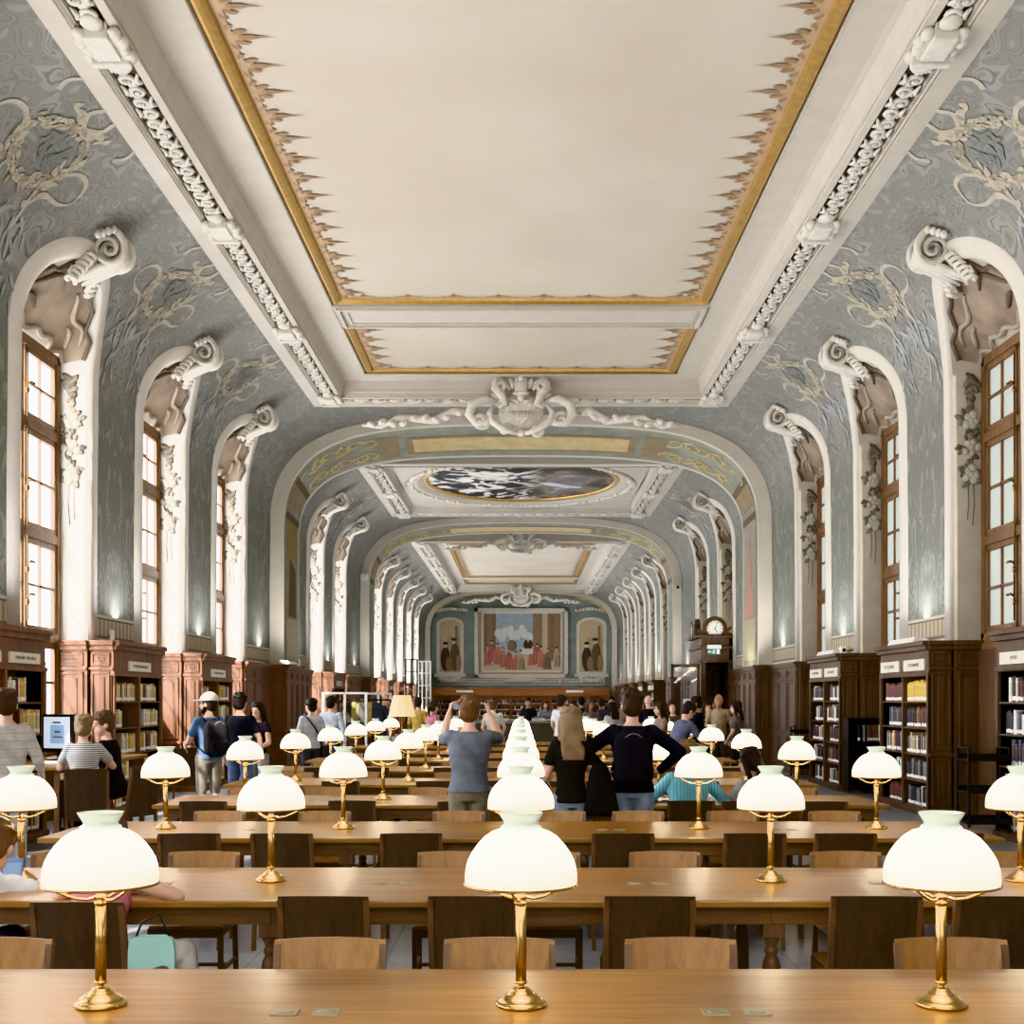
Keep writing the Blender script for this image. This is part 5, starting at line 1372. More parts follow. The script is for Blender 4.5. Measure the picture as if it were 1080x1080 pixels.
for i, (x, c, wd, lab) in enumerate(((374,(184,170,104),.30,'yellow green coat hanging behind the glass screen'),(369,(64,60,60),.2,'dark coat hanging left of the yellow green one'),(381,(104,96,90),.2,'grey brown coat hanging right of the yellow green one'),(390,(176,152,92),.18,'mustard coat hanging by the floor lamp'),(396,(74,78,90),.26,'slate blue coat hanging nearest the floor lamp'))):
    mb = MB(); rows = []
    for (z, w, d) in ((1.66,.05,.05),(1.62,wd*.6,.06),(1.55,wd*.9,.08),(1.3,wd*.95,.09),(1.0,wd*1.05,.10),(.8,wd*1.15,.10)):
        rows.append([V(w*cos(2*pi*k/20)*(1+.07*sin(k*2.6+i)), d*sin(2*pi*k/20), z) for k in range(20)])
    mb.grid(rows, 0, True, closed_u=True)
    for g in (-1, 1): mb.tube([V(g*wd*.8, 0, 1.56), V(g*wd*1.25, 0, 1.3), V(g*wd*1.3, .0, 1.0)], [.06,.07,.06], 8)
    mb.tube([V(0,0,1.66), V(.02,0,1.70), V(0,0,1.74), V(-.02,0,1.72)], .008, 6)
    o = mb.obj('hanging_coat', fab(c)); o.location = (px(x, 31.5), 31.5, 0); tag(o, lab, 'coat', 'coats on the rail')
# stand with a notice, right side
YN = 27.0; r = empty('notice_stand', (px(726, YN), YN, 0), 0, 'white notice sheet on a slim stand among the people on the right', 'sign')
mb = MB(); mb.lathe([(.0,0),(.14,0),(.14,.015),(.015,.03),(.012,1.4)], n=16); mb.obj('pole', M['black_metal'], r)
mb = MB(); mb.box(-.12, .12, -.02, 0, pz(750, YN), pz(737, YN), 0, .004); mb.obj('notice_board', plain((190,194,206)), r)
mb = MB()
for k in range(4): mb.box(-.07, .07-.02*k, -.024, -.02, pz(748, YN)+.045*k, pz(748, YN)+.045*k+.014)
mb.obj('printed_lines', plain((110,114,126)), r)
# ------------------------------------------------------------------ people
def remesh(mb, name, mat, voxel, smooth=3):
    me = mb.mesh('t', M['white']); o = bpy.data.objects.new('t', me); COL.objects.link(o)
    m = o.modifiers.new('r', 'REMESH'); m.mode = 'VOXEL'; m.voxel_size = voxel; m.use_smooth_shade = True
    m = o.modifiers.new('s', 'SMOOTH'); m.iterations = smooth; m.factor = .5
    me2 = bpy.data.meshes.new_from_object(o.evaluated_get(bpy.context.evaluated_depsgraph_get()))
    bpy.data.objects.remove(o); bpy.data.meshes.remove(me); me2.name = name
    me2.materials.clear(); me2.materials.append(mat)
    for p in me2.polygons: p.use_smooth = True
    return me2
def cone(mb, a, b, ra, rb, n=14, mid=None):
    """closed tapered limb with rounded ends"""
    a, b = Vector(a), Vector(b); d = (b-a); l = d.length; d.normalize()
    pts, rad = [], []
    for k in range(5): t = k/4*pi/2; pts.append(a-d*ra*cos(t)*.95); rad.append(max(.002, ra*sin(t)))
    K = 6
    for k in range(1, K):
        t = k/K; r = ra+(rb-ra)*t
        if mid: r += mid*sin(pi*t)
        pts.append(a+d*l*t); rad.append(r)
    for k in range(5): t = pi/2-k/4*pi/2; pts.append(b+d*rb*cos(t)*.95); rad.append(max(.002, rb*sin(t)))
    mb.tube(pts, rad, n)
def torso(mb, secs, Mx):
    rows = []
    for (z, rx, ry, yo) in secs:
        rows.append([Mx@V(rx*cos(2*pi*k/24)*(1+.0*k), yo+ry*sin(2*pi*k/24), z) for k in range(24)])
    b = mb.grid(rows, 0, True, closed_u=True); mb.face([b+i for i in range(24)][::-1]); mb.face([b+(len(rows)-1)*24+i for i in range(24)])
def hand(mb, w, d, pn, size=1.0, curl=.5, thumb=1, fine=True):
    """w wrist, d direction of the hand, pn palm normal; five fingers with knuckle bends"""
    d = Vector(d).normalized(); pn = Vector(pn); pn = (pn-d*pn.dot(d)).normalized(); sd = d.cross(pn)*thumb
    w = Vector(w); k = size
    for o in (-.028, -.010, .010, .028): cone(mb, w+sd*o*.6*k, w+d*.088*k+sd*o*k, .016*k, .0135*k, 8)
    r = (.0088 if fine else .0105)*k
    for i, (o, l) in enumerate(((.032,.070),(.011,.079),(-.010,.073),(-.030,.057))):
        p = w+d*.088*k+sd*o*k; dd = (d+sd*o*3).normalized(); ax = sd; a = curl*.75
        for seg, sc in ((.45, 1.0), (.30, .93), (.25, .85)):
            dd = (dd*cos(a)+pn*sin(a)).normalized(); q = p+dd*l*seg*k; cone(mb, p, q, r*sc, r*sc*.92, 8); p = q; a = curl*.7
    p = w+d*.022*k+sd*.030*k; dd = (d*.62+sd*.72+pn*.25).normalized()
    for l, sc in ((.045, 1.25), (.034, 1.05), (.026, .95)):
        q = p+dd*l*k; cone(mb, p, q, r*sc, r*sc*.92, 8); p = q; dd = (dd*.85+d*.25+pn*.25*curl).normalized()
def person(label, x, y, yaw, h=1.75, fem=False, seat=None, lean=0.0, side=0.0, head=(0, 0), armL=((-.25,0,-1),(-.1,.12,-1)), armR=((.25,0,-1),(.1,.12,-1)),
           legL=None, legR=None, shirt=(90,90,95), sleeve=.55, trousers=(60,62,72), tlen=1.0, hair='short', hairc=(60,42,30), skin=(214,168,142), shoes=(40,40,44),
           shirt_mat=None, vox=.012, group=None, hands=True, curlL=.5, curlR=.5, hem=.90, z0=0.0, palmL=(1,0,0), palmR=(-1,0,0), face=True, fat=1.0, hat=None, beard=None, twist=0):
    k = h/1.75; r = empty('person', (x, y, z0), yaw, label, 'person', group)
    skm = plain(skin, .5, var=.05)
    pz_ = (.95 if seat is None else seat+.095) ; hip = V(0, 0, pz_)
    Tm = Matrix.Translation(hip)@Matrix.Rotation(-lean, 4, 'X')@Matrix.Rotation(side, 4, 'Y')@Matrix.Rotation(twist, 4, 'Z')@Matrix.Translation((0,0,-.95))
    sw = .185 if not fem else .162
    base = [(.86,.145,.095,0),(.93,.160,.105,-.005),(1.02,.140,.093,.0),(1.10,.128,.088,.005),(1.20,.140,.098,.008),(1.30,.158,.108,.006),(1.38,.165,.105,-.002),(1.435,.150,.088,-.008),(1.47,.095,.068,-.010),(1.50,.06,.058,-.006)]
    if fem: base = [(z, a*(.90 if z > 1.0 else 1.0)*(.92 if 1.02 <= z <= 1.2 else 1), b*.94+(.018 if 1.2 < z < 1.35 else 0), c+(.010 if 1.2 < z < 1.35 else 0)) for z, a, b, c in base]
    base = [(z, a*fat if z < 1.36 else a, b*fat if z < 1.36 else b, c) for z, a, b, c in base]
    inf = lambda d, z0_, z1_: [(z, a+d, b+d, c) for z, a, b, c in base if z0_ <= z <= z1_]
    SL, SR = Tm@V(-sw, -.005, 1.42), Tm@V(sw, -.005, 1.42)
    def nrm(v): return Vector(v).normalized()
    ua, fa = .285, .255
    EL = SL+nrm(armL[0])*ua; WL = EL+nrm(armL[1])*fa; ER = SR+nrm(armR[0])*ua; WR = ER+nrm(armR[1])*fa
    if seat is not None: dl = (( -.12, .95, .05), (0, .05, -1)); dr = ((.12, .95, .05), (0, .05, -1))
    else: dl = ((-.03, .02, -1), (-.01, -.03, -1)); dr = ((.03, .02, -1), (.01, -.03, -1))
    dl = legL or dl; dr = legR or dr
    HL, HR = hip+V(-.09, 0, -.03), hip+V(.09, 0, -.03)
    KL = HL+nrm(dl[0])*.43; AL = KL+nrm(dl[1])*.42; KR = HR+nrm(dr[0])*.43; AR = KR+nrm(dr[1])*.42
    if seat is None and legL is None:
        AL.z = AR.z = .075
    nk = Tm@V(0, -.006, 1.49); hc = nk+(Tm.to_3x3()@V(0, .012, .0))*1+V(0, .02+.05*sin(max(0, lean)), .15)
    Hm = Matrix.Translation(hc)@Matrix.Rotation(head[0], 4, 'Z')@Matrix.Rotation(-head[1]-lean*.45, 4, 'X')@Matrix.Scale(1.10, 4)
    # ---- body (one continuous surface)
    mb = MB()
    torso(mb, inf(-.006, .86, 1.5), Tm)
    cone(mb, Tm@V(0, -.012, 1.45), Hm@V(0, -.02, -.07), .056, .052)
    cone(mb, SL+V(.02,0,-.0), EL, .052, .040, 12, .004); cone(mb, EL, WL, .040, .026, 12, .004)
    cone(mb, SR-V(.02,0,0), ER, .052, .040, 12, .004); cone(mb, ER, WR, .040, .026, 12, .004)
    for (H_, K_, A_) in ((HL, KL, AL), (HR, KR, AR)):
        cone(mb, H_, K_, .082, .055, 14); cone(mb, K_, A_, .054, .036, 14, .012)
        cone(mb, A_+V(0,-.03,-.035), A_+V(0,.13,-.045), .036, .028, 10)
    # head: skull, jaw, nose, ears, brow
    mb.ell(Hm@V(0, -.012, .025), (.074, .092, .098), 0, 18, 12, Hm.to_3x3()); mb.ell(Hm@V(0, .022, -.045), (.056, .062, .066), 0, 16, 10, Hm.to_3x3())
    mb.ell(Hm@V(0, .045, -.088), (.026, .026, .020), 0, 10, 8, Hm.to_3x3())
    cone(mb, Hm@V(0, .078, .018), Hm@V(0, .104, -.022), .010, .015, 8); mb.ell(Hm@V(0, .07, .04), (.055, .016, .012), 0, 12, 6, Hm.to_3x3())
    for g in (-1, 1): mb.ell(Hm@V(g*.077, -.012, -.005), (.012, .022, .034), 0, 10, 7, Hm.to_3x3())
    mb.ell(Hm@V(0, .079, -.052), (.024, .012, .010), 0, 10, 6, Hm.to_3x3())
    if hands:
        hand(mb, WL, WL-EL if len(armL) < 3 else armL[2], palmL, 1.0, curlL, 1, vox < .009); hand(mb, WR, WR-ER if len(armR) < 3 else armR[2], palmR, 1.0, curlR, -1, vox < .009)
    me = remesh(mb, 'body', skm, vox, 3)
    if face:
        fb = MB()
        for g in (-1, 1):
            fb.ell(Hm@V(g*.031, .074, .012), (.014, .010, .009), 1, 10, 6, Hm.to_3x3()); fb.ell(Hm@V(g*.031, .081, .012), (.0065, .006, .0065), 2, 8, 6, Hm.to_3x3())
            fb.tube([Hm@V(g*.014, .086, .034), Hm@V(g*.032, .085, .040), Hm@V(g*.05, .074, .034)], .005, 5, 3)
        fb.tube([Hm@V(-.026, .080, -.052), Hm@V(0, .089, -.050), Hm@V(.026, .080, -.052)], [.003, .006, .003], 6, 4)
        bm = bmesh.new(); bm.from_mesh(me); me3 = fb.mesh('f', [skm]*5); b2 = bmesh.new(); b2.from_mesh(me3)
        vs = [bm.verts.new(v.co) for v in b2.verts]; b2.verts.index_update()
        for f in b2.faces:
            nf = bm.faces.new([vs[v.index] for v in f.verts]); nf.material_index = f.material_index; nf.smooth = True
        bm.to_mesh(me); bm.free(); b2.free(); me.materials.clear()
        for m_ in (skm, M['white'], M['black'], plain(tuple(int(c*.7) for c in hairc)), plain((172,104,92))): me.materials.append(m_)
    if k != 1: me.transform(Matrix.Scale(k, 4))
    o = bpy.data.objects.new('body', me); COL.objects.link(o); o.parent = r
    def part(mb, nm, mat, v=.016, sm=3):
        me = remesh(mb, nm, mat, v, sm)
        if k != 1: me.transform(Matrix.Scale(k, 4))
        o = bpy.data.objects.new(nm, me); COL.objects.link(o); o.parent = r; return o
    cv = max(.011, vox*1.15)
    # ---- shirt
    mb = MB(); hz = hem
    secs = [(hz, base[1][1]*1.02+.024, base[1][2]+.026, -.003)]+inf(.026 if fem else .021, hz+.03, 1.475)
    torso(mb, secs, Tm)
    for (S_, E_, W_) in ((SL, EL, WL), (SR, ER, WR)):
        if sleeve <= 1: cone(mb, S_+(Tm@V(0,0,1.42)-S_)*.15, S_+(E_-S_)*sleeve, .068, .060 if sleeve < .9 else .054, 14)
        else:
            cone(mb, S_+(Tm@V(0,0,1.42)-S_)*.15, E_, .068, .055, 14); cone(mb, E_, E_+(W_-E_)*min(1, sleeve-1), .055, .040, 14)
    part(mb, 'shirt', shirt_mat or fab(shirt), cv)
    # ---- trousers
    mb = MB()
    Tp = Tm if seat is None else Matrix.Translation(hip)@Matrix.Rotation(-lean*.4, 4, 'X')@Matrix.Translation((0,0,-.95))
    torso(mb, [(.85, .150, .105, 0)]+inf(.012, .86, 1.03), Tp)
    for (H_, K_, A_) in ((HL, KL, AL), (HR, KR, AR)):
        cone(mb, H_, K_, .100, .074, 16)
        if tlen > .52: cone(mb, K_, K_+(A_-K_)*min(1, (tlen-.5)*2*.98), .074, .062, 16)
    part(mb, 'trousers', fab(trousers), cv)
    # ---- shoes
    for A_ in (AL, AR):
        mb = MB(); cone(mb, A_+V(0,-.035,-.032), A_+V(0,.06,-.036), .042, .044, 12); cone(mb, A_+V(0,.06,-.04), A_+V(0,.155,-.046), .043, .030, 12); part(mb, 'shoe', plain(shoes, .6), .014)
    # ---- hair
    hm = fab(hairc, rough=.55); mb = MB(); R3 = Hm.to_3x3()
    if hair != 'bald':
        mb.ell(Hm@V(0, -.026, .044), (.090, .102, .102), 0, 18, 12, R3); mb.ell(Hm@V(0, -.052, -.012), (.082, .066, .078), 0, 16, 10, R3)
        rnd = random.Random(int(abs(x*100)+y*10))
        for q in range(26):
            a = rnd.uniform(0, 2*pi); e = rnd.uniform(.25, 1.2); p = V(.082*cos(a)*cos(e), -.026+.094*sin(a)*cos(e), .05+.090*sin(e))
            if p.y > .055 and p.z < .06: continue
            mb.ell(Hm@p, (.028, .03, .02), 0, 8, 6, R3)
        if hair in ('long', 'verylong'):
            n = .29 if hair == 'long' else .37
            rows = []
            for i in range(8):
                t = i/7; zz_ = .06-n*t; w_ = .092+.036*t-.03*t*t*t; yb = -.066-.085*t
                rows.append([Hm@V(w_*cos(2*pi*q/20), yb+(.05-.006*i)*sin(2*pi*q/20), zz_) for q in range(20)])
            b = mb.grid(rows, 0, True, closed_u=True); mb.face([b+i for i in range(20)][::-1]); mb.face([b+140+i for i in range(20)])
            for g in (-1, 1): mb.tube([Hm@V(g*.07, .02, .07), Hm@V(g*.085, .0, 0), Hm@V(g*.088, -.02, -.1), Hm@V(g*.085, -.04, -.2)], [.02,.028,.03,.02], 8)
        if hair == 'bun':
            mb.ell(Hm@V(.01, -.135, -.045), (.05, .05, .05), 0, 12, 8, R3); mb.ell(Hm@V(.02, -.13, -.03), (.03, .03, .035), 0, 10, 7, R3)
        if hair == 'tail': mb.tube([Hm@V(0,-.11,.03), Hm@V(0,-.15,0), Hm@V(0,-.15,-.1), Hm@V(0,-.13,-.2)], [.03,.04,.035,.012], 8)
        part(mb, 'hair', hm, .010 if vox < .009 else .013, 2)
    if beard:
        mb = MB(); mb.ell(Hm@V(0, .036, -.075), (.058, .056, .045), 0, 14, 9, R3)
        for g in (-1, 1): mb.ell(Hm@V(g*.058, .012, -.045), (.018, .03, .04), 0, 10, 7, R3)
        part(mb, 'beard', fab(beard), .012, 2)
    if hat:
        mb = MB(); rows = []
        for i in range(8): a = pi/2*i/7; rows.append([Hm@V(.108*cos(a)*cos(2*pi*q/20), -.026+.122*cos(a)*sin(2*pi*q/20), .050+.112*sin(a)) for q in range(20)])
        mb.grid(rows, 0, True, closed_u=True); mb.poly(rows[0]); mb.ell(Hm@V(0, .12, .052), (.07, .07, .010), 0, 16, 6, R3)
        o = part(mb, 'cap', fab(hat), .010, 1)
    r['_k'] = k
    P = dict(root=r, Tm=Tm, Hm=Hm, WL=WL*k, WR=WR*k, EL=EL*k, ER=ER*k, SL=SL*k, SR=SR*k, hip=hip*k, k=k, HL=HL*k, HR=HR*k, KL=KL*k, KR=KR*k)
    del r['_k']; return P
def world(P, p): 
    r = P['root']; return Matrix.Translation(r.location)@Matrix.Rotation(r.rotation_euler.z, 4, 'Z')@Vector(p)
def backpack(P, col, label, w=.17, h=.44, d=.10, trim=None):
    r0 = P['root']; k = P['k']; Mx = Matrix.Translation(r0.location)@Matrix.Rotation(r0.rotation_euler.z, 4, 'Z')@Matrix.Scale(k, 4)@P['Tm']
    loc = Mx@V(0, -.20, 1.20); r = empty('backpack', loc, r0.rotation_euler.z, label, 'backpack')
    Q = (Matrix.Translation(loc)@Matrix.Rotation(r0.rotation_euler.z, 4, 'Z')).inverted()@Mx
    mb = MB(); c = V(0, -.21, 1.19)
    rows = []
    for i in range(13):
        t = i/12; z = -h/2+h*t; f = (1-abs(2*t-1)**4)*.9+.1
        e = 3.2; row = []
        for q in range(28):
            a = 2*pi*q/28; ca, sa = cos(a), sin(a); row.append(Q@(c+V(w*f**.3*abs(ca)**(2/e)*(1 if ca > 0 else -1), d*f**.5*abs(sa)**(2/e)*(1 if sa > 0 else -1)-.01*sin(pi*t), z)))
        rows.append(row)
    b = mb.grid(rows, 0, True, closed_u=True); mb.face([b+i for i in range(28)][::-1]); mb.face([b+12*28+i for i in range(28)])
    m = fab(col); mb.obj('pack_body', m, r)
    mb = MB(); rows = []
    for i in range(9):
        t = i/8; z = -h*.42+h*.42*t; f = (1-abs(2*t-1)**4)*.85+.15
        rows.append([Q@(c+V(w*.82*f**.3*abs(cos(2*pi*q/20))**.6*(1 if cos(2*pi*q/20) > 0 else -1), -d*.85+.05*f*sin(2*pi*q/20), z)) for q in range(20)])
    b = mb.grid(rows, 0, True, closed_u=True); mb.face([b+i for i in range(20)][::-1]); mb.face([b+160+i for i in range(20)]); mb.obj('front_pocket', m, r)
    for g in (-1, 1):
        mb = MB(); mb.tube([Q@V(g*.10, -.14, 1.38), Q@V(g*.115, -.06, 1.468), Q@V(g*.125, .055, 1.445), Q@V(g*.13, .128, 1.34), Q@V(g*.135, .11, 1.2), Q@V(g*.17, .0, 1.08), Q@V(g*.15, -.12, 1.02)], .02, 8, flat=.4); mb.obj('shoulder_strap', m, r)
    mb = MB(); mb.tube([Q@V(-.03, -.17, 1.40), Q@V(-.02, -.19, 1.445), Q@V(.02, -.19, 1.445), Q@V(.03, -.17, 1.40)], .009, 6); mb.obj('top_handle', m, r)
    mb = MB(); mb.tube([Q@(c+V(w*.75*sin(a), -d*.80, .02+h*.40*cos(a))) for a in [(-1.5+3*i/10) for i in range(11)]], .006, 5); mb.obj('zip', plain(trim or (110,110,115)), r)
    return r
PV = .0078
# --- standing group in the middle of the hall, seen from behind
P = person('man in a grey blue T-shirt seen from behind, holding a phone up with both hands', px(495, 10.9), 10.9, 0, 1.74, armL=((-.22,.9,-.12),(.22,.22,1.0),(.25,.15,1)), armR=((.30,.9,-.08),(-.40,.3,.85),(-.3,.15,1)),
       shirt=(104,112,126), sleeve=.72, trousers=(122,114,98), hair='short', hairc=(104,74,48), vox=PV, palmL=(1,.2,0), palmR=(-1,.2,0), curlL=.9, curlR=.9, fat=1.08, head=(0,.05), hem=.93)
a = world(P, P['WL']); b = world(P, P['WR']); c = (a+b)/2
r = empty('smartphone', c+V(-.07, .06, .075), radians(4), 'dark smartphone held up by the man in the grey blue T-shirt', 'phone'); mb = MB(); mb.box(-.085, .085, -.005, .005, -.04, .04, 0, .004); mb.obj('phone_case', M['black'], r); mb = MB(); mb.box(-.078, .078, -.0065, -.005, -.034, .034); mb.obj('phone_screen', mat_plain('phone_screen', srgb(120,130,150), .2, emis=srgb(150,160,190), es=.6), r)
P15 = person('tall man in a dark navy jumper seen from behind, hands on hips, wearing a backpack', px(667, 10.9), 10.9, radians(-3), 1.80, armL=((-.80,-.12,-.62),(.62,.22,-.58),(.72,.1,-.45)), armR=((.80,-.12,-.62),(-.62,.22,-.58),(-.72,.1,-.45)),
       shirt=(34,36,46), sleeve=1.92, trousers=(126,140,160), hair='short', hairc=(58,40,30), vox=PV, palmL=(.4,.3,1), palmR=(-.4,.3,1), curlL=.5, curlR=.5, fat=1.05, hem=.90, skin=(206,156,132))
backpack(P15, (30,30,36), 'large black backpack worn by the tall man in the navy jumper', .165, .50, .10)
P14 = person('woman with long straight light brown hair, black top and jeans, seen from behind', px(602, 10.8), 10.8, radians(8), 1.64, fem=True, armL=((-.25,.15,-1),(.2,.9,-.1)), armR=((.22,.12,-1),(.1,.5,-.8)),
       shirt=(36,35,34), sleeve=.5, trousers=(120,136,158), hair='verylong', hairc=(138,112,84), vox=PV, hem=.90, skin=(216,170,146))
# black bag carried by her at the right side
loc = V(px(634, 10.75), 10.68, .78); r = empty('shoulder_bag', loc, 0, 'black bag hanging at the right side of the long haired woman', 'bag')
mb = MB(); rows = []
for i in range(9):
    t = i/8; z = .46*(t-.1); w = .05+.11*(1-t)**.6
    rows.append([V(w*cos(2*pi*q/18)-.02*t, (.05-.02*t)*sin(2*pi*q/18), z) for q in range(18)])
b = mb.grid(rows, 0, True, closed_u=True); mb.face([b+i for i in range(18)][::-1]); mb.face([b+144+i for i in range(18)]); mb.obj('bag_body', fab((32,32,34)), r)
mb = MB(); mb.tube([V(-.02, 0, .40), V(-.10, .02, .52), V(-.17, .0, .60)], .014, 6); mb.obj('bag_strap', fab((28,28,30)), r)
# --- seated: turquoise shirt and grey tee at the fourth table
YS = ROW[3]-.055-TH
tq = mat_fabric('turquoise_pleats', srgb(120,196,214), stripe=srgb(92,166,188), period=.03, axis=0, duty=.35)
person('person in a turquoise striped shirt seated behind the lamp at the fourth table', px(730, 11.2), YS-.06, 0, 1.72, seat=.46, lean=.16, armL=((-.62,.30,-.72),(.35,.9,.1)), armR=((.62,.30,-.72),(-.35,.9,.1)), shirt_mat=tq, sleeve=1.75, trousers=(52,54,62), hair='short', hairc=(120,92,62), vox=PV, hem=.84, fat=1.12)
person('woman with dark shoulder length hair and grey T-shirt seated at the fourth table, facing left', px(801, 11.3), YS-.02, radians(40), 1.62, fem=True, seat=.46, lean=.12, armL=((-.2,.5,-.8),(.1,1,.05)), armR=((.3,.45,-.8),(-.2,1,.05)), shirt=(150,150,152), sleeve=.5, trousers=(48,48,54), hair='long', hairc=(46,34,30), vox=PV, head=(.3,.12), hem=.84)
# --- front left: two readers at the second table
YR = ROW[1]-.055-TH
P21 = person('woman in a pink sleeveless top and white trousers seated behind the front left lamp', px(98, 5.9), YR-.10, radians(0), 1.50, fem=True, seat=.46, lean=.24, armL=((-.5,.5,-.45),(.8,.6,.0)), armR=((.88,.34,-.40),(-.80,.5,.02),(-.9,.3,.0)), shirt=(214,128,148), sleeve=.12, trousers=(214,210,204), hair='bun', hairc=(92,64,44), vox=PV, palmL=(0,0,-1), palmR=(0,0,-1), head=(0,.70), hem=.80,
   legL=((-.15,.95,.02),(0,.05,-1)), legR=((.74,.60,.10),(.12,.0,-1)))
person('person in a white T-shirt leaning on the left end of the second table', px(-72, 5.95), YR-.0, radians(-8), 1.68, seat=.44, lean=.95, armL=((-.1,.7,-.5),(.3,.8,.0)), armR=((.85,.20,-.24),(.90,.30,-.10),(.9,.3,-.05)), shirt=(206,206,212), sleeve=.32, trousers=(60,64,76), hair='short', hairc=(110,78,52), vox=PV, palmR=(0,0,-1), palmL=(0,0,-1), hem=.80, head=(.1,.1))
r = empty('smartphone', (px(22, 6.75), 6.62, TZ+.012), radians(12), 'blue smartphone propped on the second table before the person in white', 'phone')
Mx = Matrix.Rotation(radians(-28), 4, 'X'); mb = MB(); mb.box(-.055, .055, -.006, .006, .004, .13, 0, .004, Mx); mb.obj('phone_case', plain((70,110,176)), r); mb = MB(); mb.box(-.045, .045, -.009, -.006, .012, .10, 0, 0, Mx); mb.obj('phone_screen', plain((110,150,205)), r)
# teal tote with oval handle hole hanging off her chair
r = empty('tote_bag', (px(163, 5.72), 5.68, .41), radians(6), 'pale teal bag with an oval handle hole hanging beside the woman in pink', 'bag')
mb = MB(); n = 28; outp = []; inp = []
for q in range(n):
    a = 2*pi*q/n; ca, sa = cos(a), sin(a); outp.append((.105*abs(ca)**.35*(1 if ca > 0 else -1), .10+.15*abs(sa)**.4*(1 if sa > 0 else -1))); inp.append((.035+.045*ca, .09+.022*sa+.01*ca))
for g, yy in ((1, -.022), (-1, .022)): mb.grid([[V(p[0], yy, p[1]) for p in outp], [V(p[0], yy*1.0, p[1]) for p in inp]], 0, False, closed_u=True)
mb.grid([[V(p[0], -.022, p[1]) for p in outp], [V(p[0], .022, p[1]) for p in outp]], 0, True, closed_u=True); mb.grid([[V(p[0], -.022, p[1]) for p in inp], [V(p[0], .022, p[1]) for p in inp]], 0, True, closed_u=True)
mb.obj('bag_body', plain((140,196,188), .5), r)
mb = MB(); mb.tube([V(-.07, 0, .245), V(-.05, .02, .31), V(.03, .02, .34), V(.08, 0, .245)], .006, 6); mb.obj('cord', M['black'], r)
# --- left aisle
SM = .0105
person('man in a pale striped shirt standing at the nearest left bookcase, seen from behind', px(7, 11.6), 11.6, radians(18), 1.80, z0=.0, armL=((-.3,.2,-1),(.1,.7,-.6)), armR=((.3,.1,-1),(.1,.6,-.6)), shirt_mat=mat_fabric('pale_stripe', srgb(196,190,182), stripe=srgb(160,156,152), period=.075, axis=2, duty=.1), sleeve=1.6, trousers=(168,170,178), hair='short', hairc=(70,50,36), vox=SM, fat=1.1, hem=.86)
PS = person('woman with a hair bun in a black and white striped T-shirt seated at the computer', px(87, 12.75), 12.78, radians(18), 1.68, fem=True, seat=.73, lean=.22, armL=((-.3,.55,-.75),(.4,.9,.1)), armR=((.5,.5,-.75),(-.2,.95,.1)), shirt_mat=mat_fabric('breton_stripe', srgb(208,208,206), stripe=srgb(90,92,100), period=.021, axis=2, duty=.42), sleeve=.6, trousers=(36,36,42), hair='bun', hairc=(132,108,82), vox=SM, hem=.84, head=(-.2,0))
PB = person('young man in a black T-shirt seated sideways beside the woman at the computer', px(122, 13.5), 13.5, radians(95), 1.76, seat=.68, lean=.20, armL=((-.3,.35,-.9),(.2,.9,-.2)), armR=((.45,.15,-.85),(-.1,.75,-.65)), shirt=(36,36,42), sleeve=.6, trousers=(38,40,46), hair='short', hairc=(92,70,52), vox=SM, hem=.84, head=(.6,.05))
r = empty('paper_folder', world(PB, PB['KL']*.5+PB['KR']*.5)+V(0,0,.10), radians(20), 'white folder lying on the lap of the young man in black', 'folder'); mb = MB(); mb.box(-.15, .15, -.11, .11, 0, .012, 0, .003); mb.obj('cover', M['white'], r); mb = MB(); mb.box(-.145, .145, -.105, .105, .012, .018); mb.obj('sheets', M['paper'], r)
PH = person('bearded man in a blue shirt and white cap with a backpack, turned to the left', px(220, 17.0), 17.0, radians(42), 1.78, armL=((-.2,.35,-1),(.25,.9,-.25)), armR=((.25,.1,-1),(.1,.4,-.9)), shirt=(88,120,160), sleeve=.62, trousers=(132,124,112), tlen=.55, hair='short', hairc=(44,34,30), vox=SM, head=(.6,0), beard=(40,32,28), hat=(214,206,198))
backpack(PH, (50,50,54), 'grey black hiking backpack worn by the bearded man in blue', .165, .50, .12, (150,150,155))
person('man in a black T-shirt and blue jeans seen from behind, left aisle', px(253, 17.6), 17.6, radians(-12), 1.80, armL=((-.3,.1,-1),(0,.3,-1)), armR=((.35,.1,-1),(0,.3,-1)), shirt=(36,38,46), sleeve=.6, trousers=(92,112,150), hair='short', hairc=(34,28,26), vox=SM, fat=1.15)
person('woman with dark hair facing us beside the man in black, left aisle', px(272, 18.6), 18.6, radians(165), 1.66, fem=True, armL=((-.2,.2,-1),(.3,.7,-.3)), armR=((.2,.2,-1),(-.3,.7,-.3)), shirt=(52,48,54), sleeve=.3, trousers=(150,154,164), hair='long', hairc=(38,30,28), vox=SM)
PL = person('man in a light grey shirt with a strap across, standing right of the left aisle', px(328, 21.5), 21.5, radians(35), 1.72, armL=((-.2,.1,-1),(0,.4,-1)), armR=((.25,-.1,-1),(0,.2,-1)), shirt=(176,180,186), sleeve=1.9, trousers=(70,72,82), hair='short', hairc=(34,30,30), vox=SM, head=(.3,0))
person('man in a pale blue shirt seen from behind near the glass screen', px(349, 24.2), 24.2, radians(-10), 1.76, shirt=(176,188,206), sleeve=1.9, trousers=(60,64,80), hair='short', hairc=(36,30,28), vox=SM, fat=1.1)
r = empty('bag_strap', (0,0,0), 0); 
loc = PL['root'].location; r.location = loc; r.rotation_euler = PL['root'].rotation_euler; r.name = 'satchel'; tag(r, 'small black satchel worn across the man in light grey', 'bag')
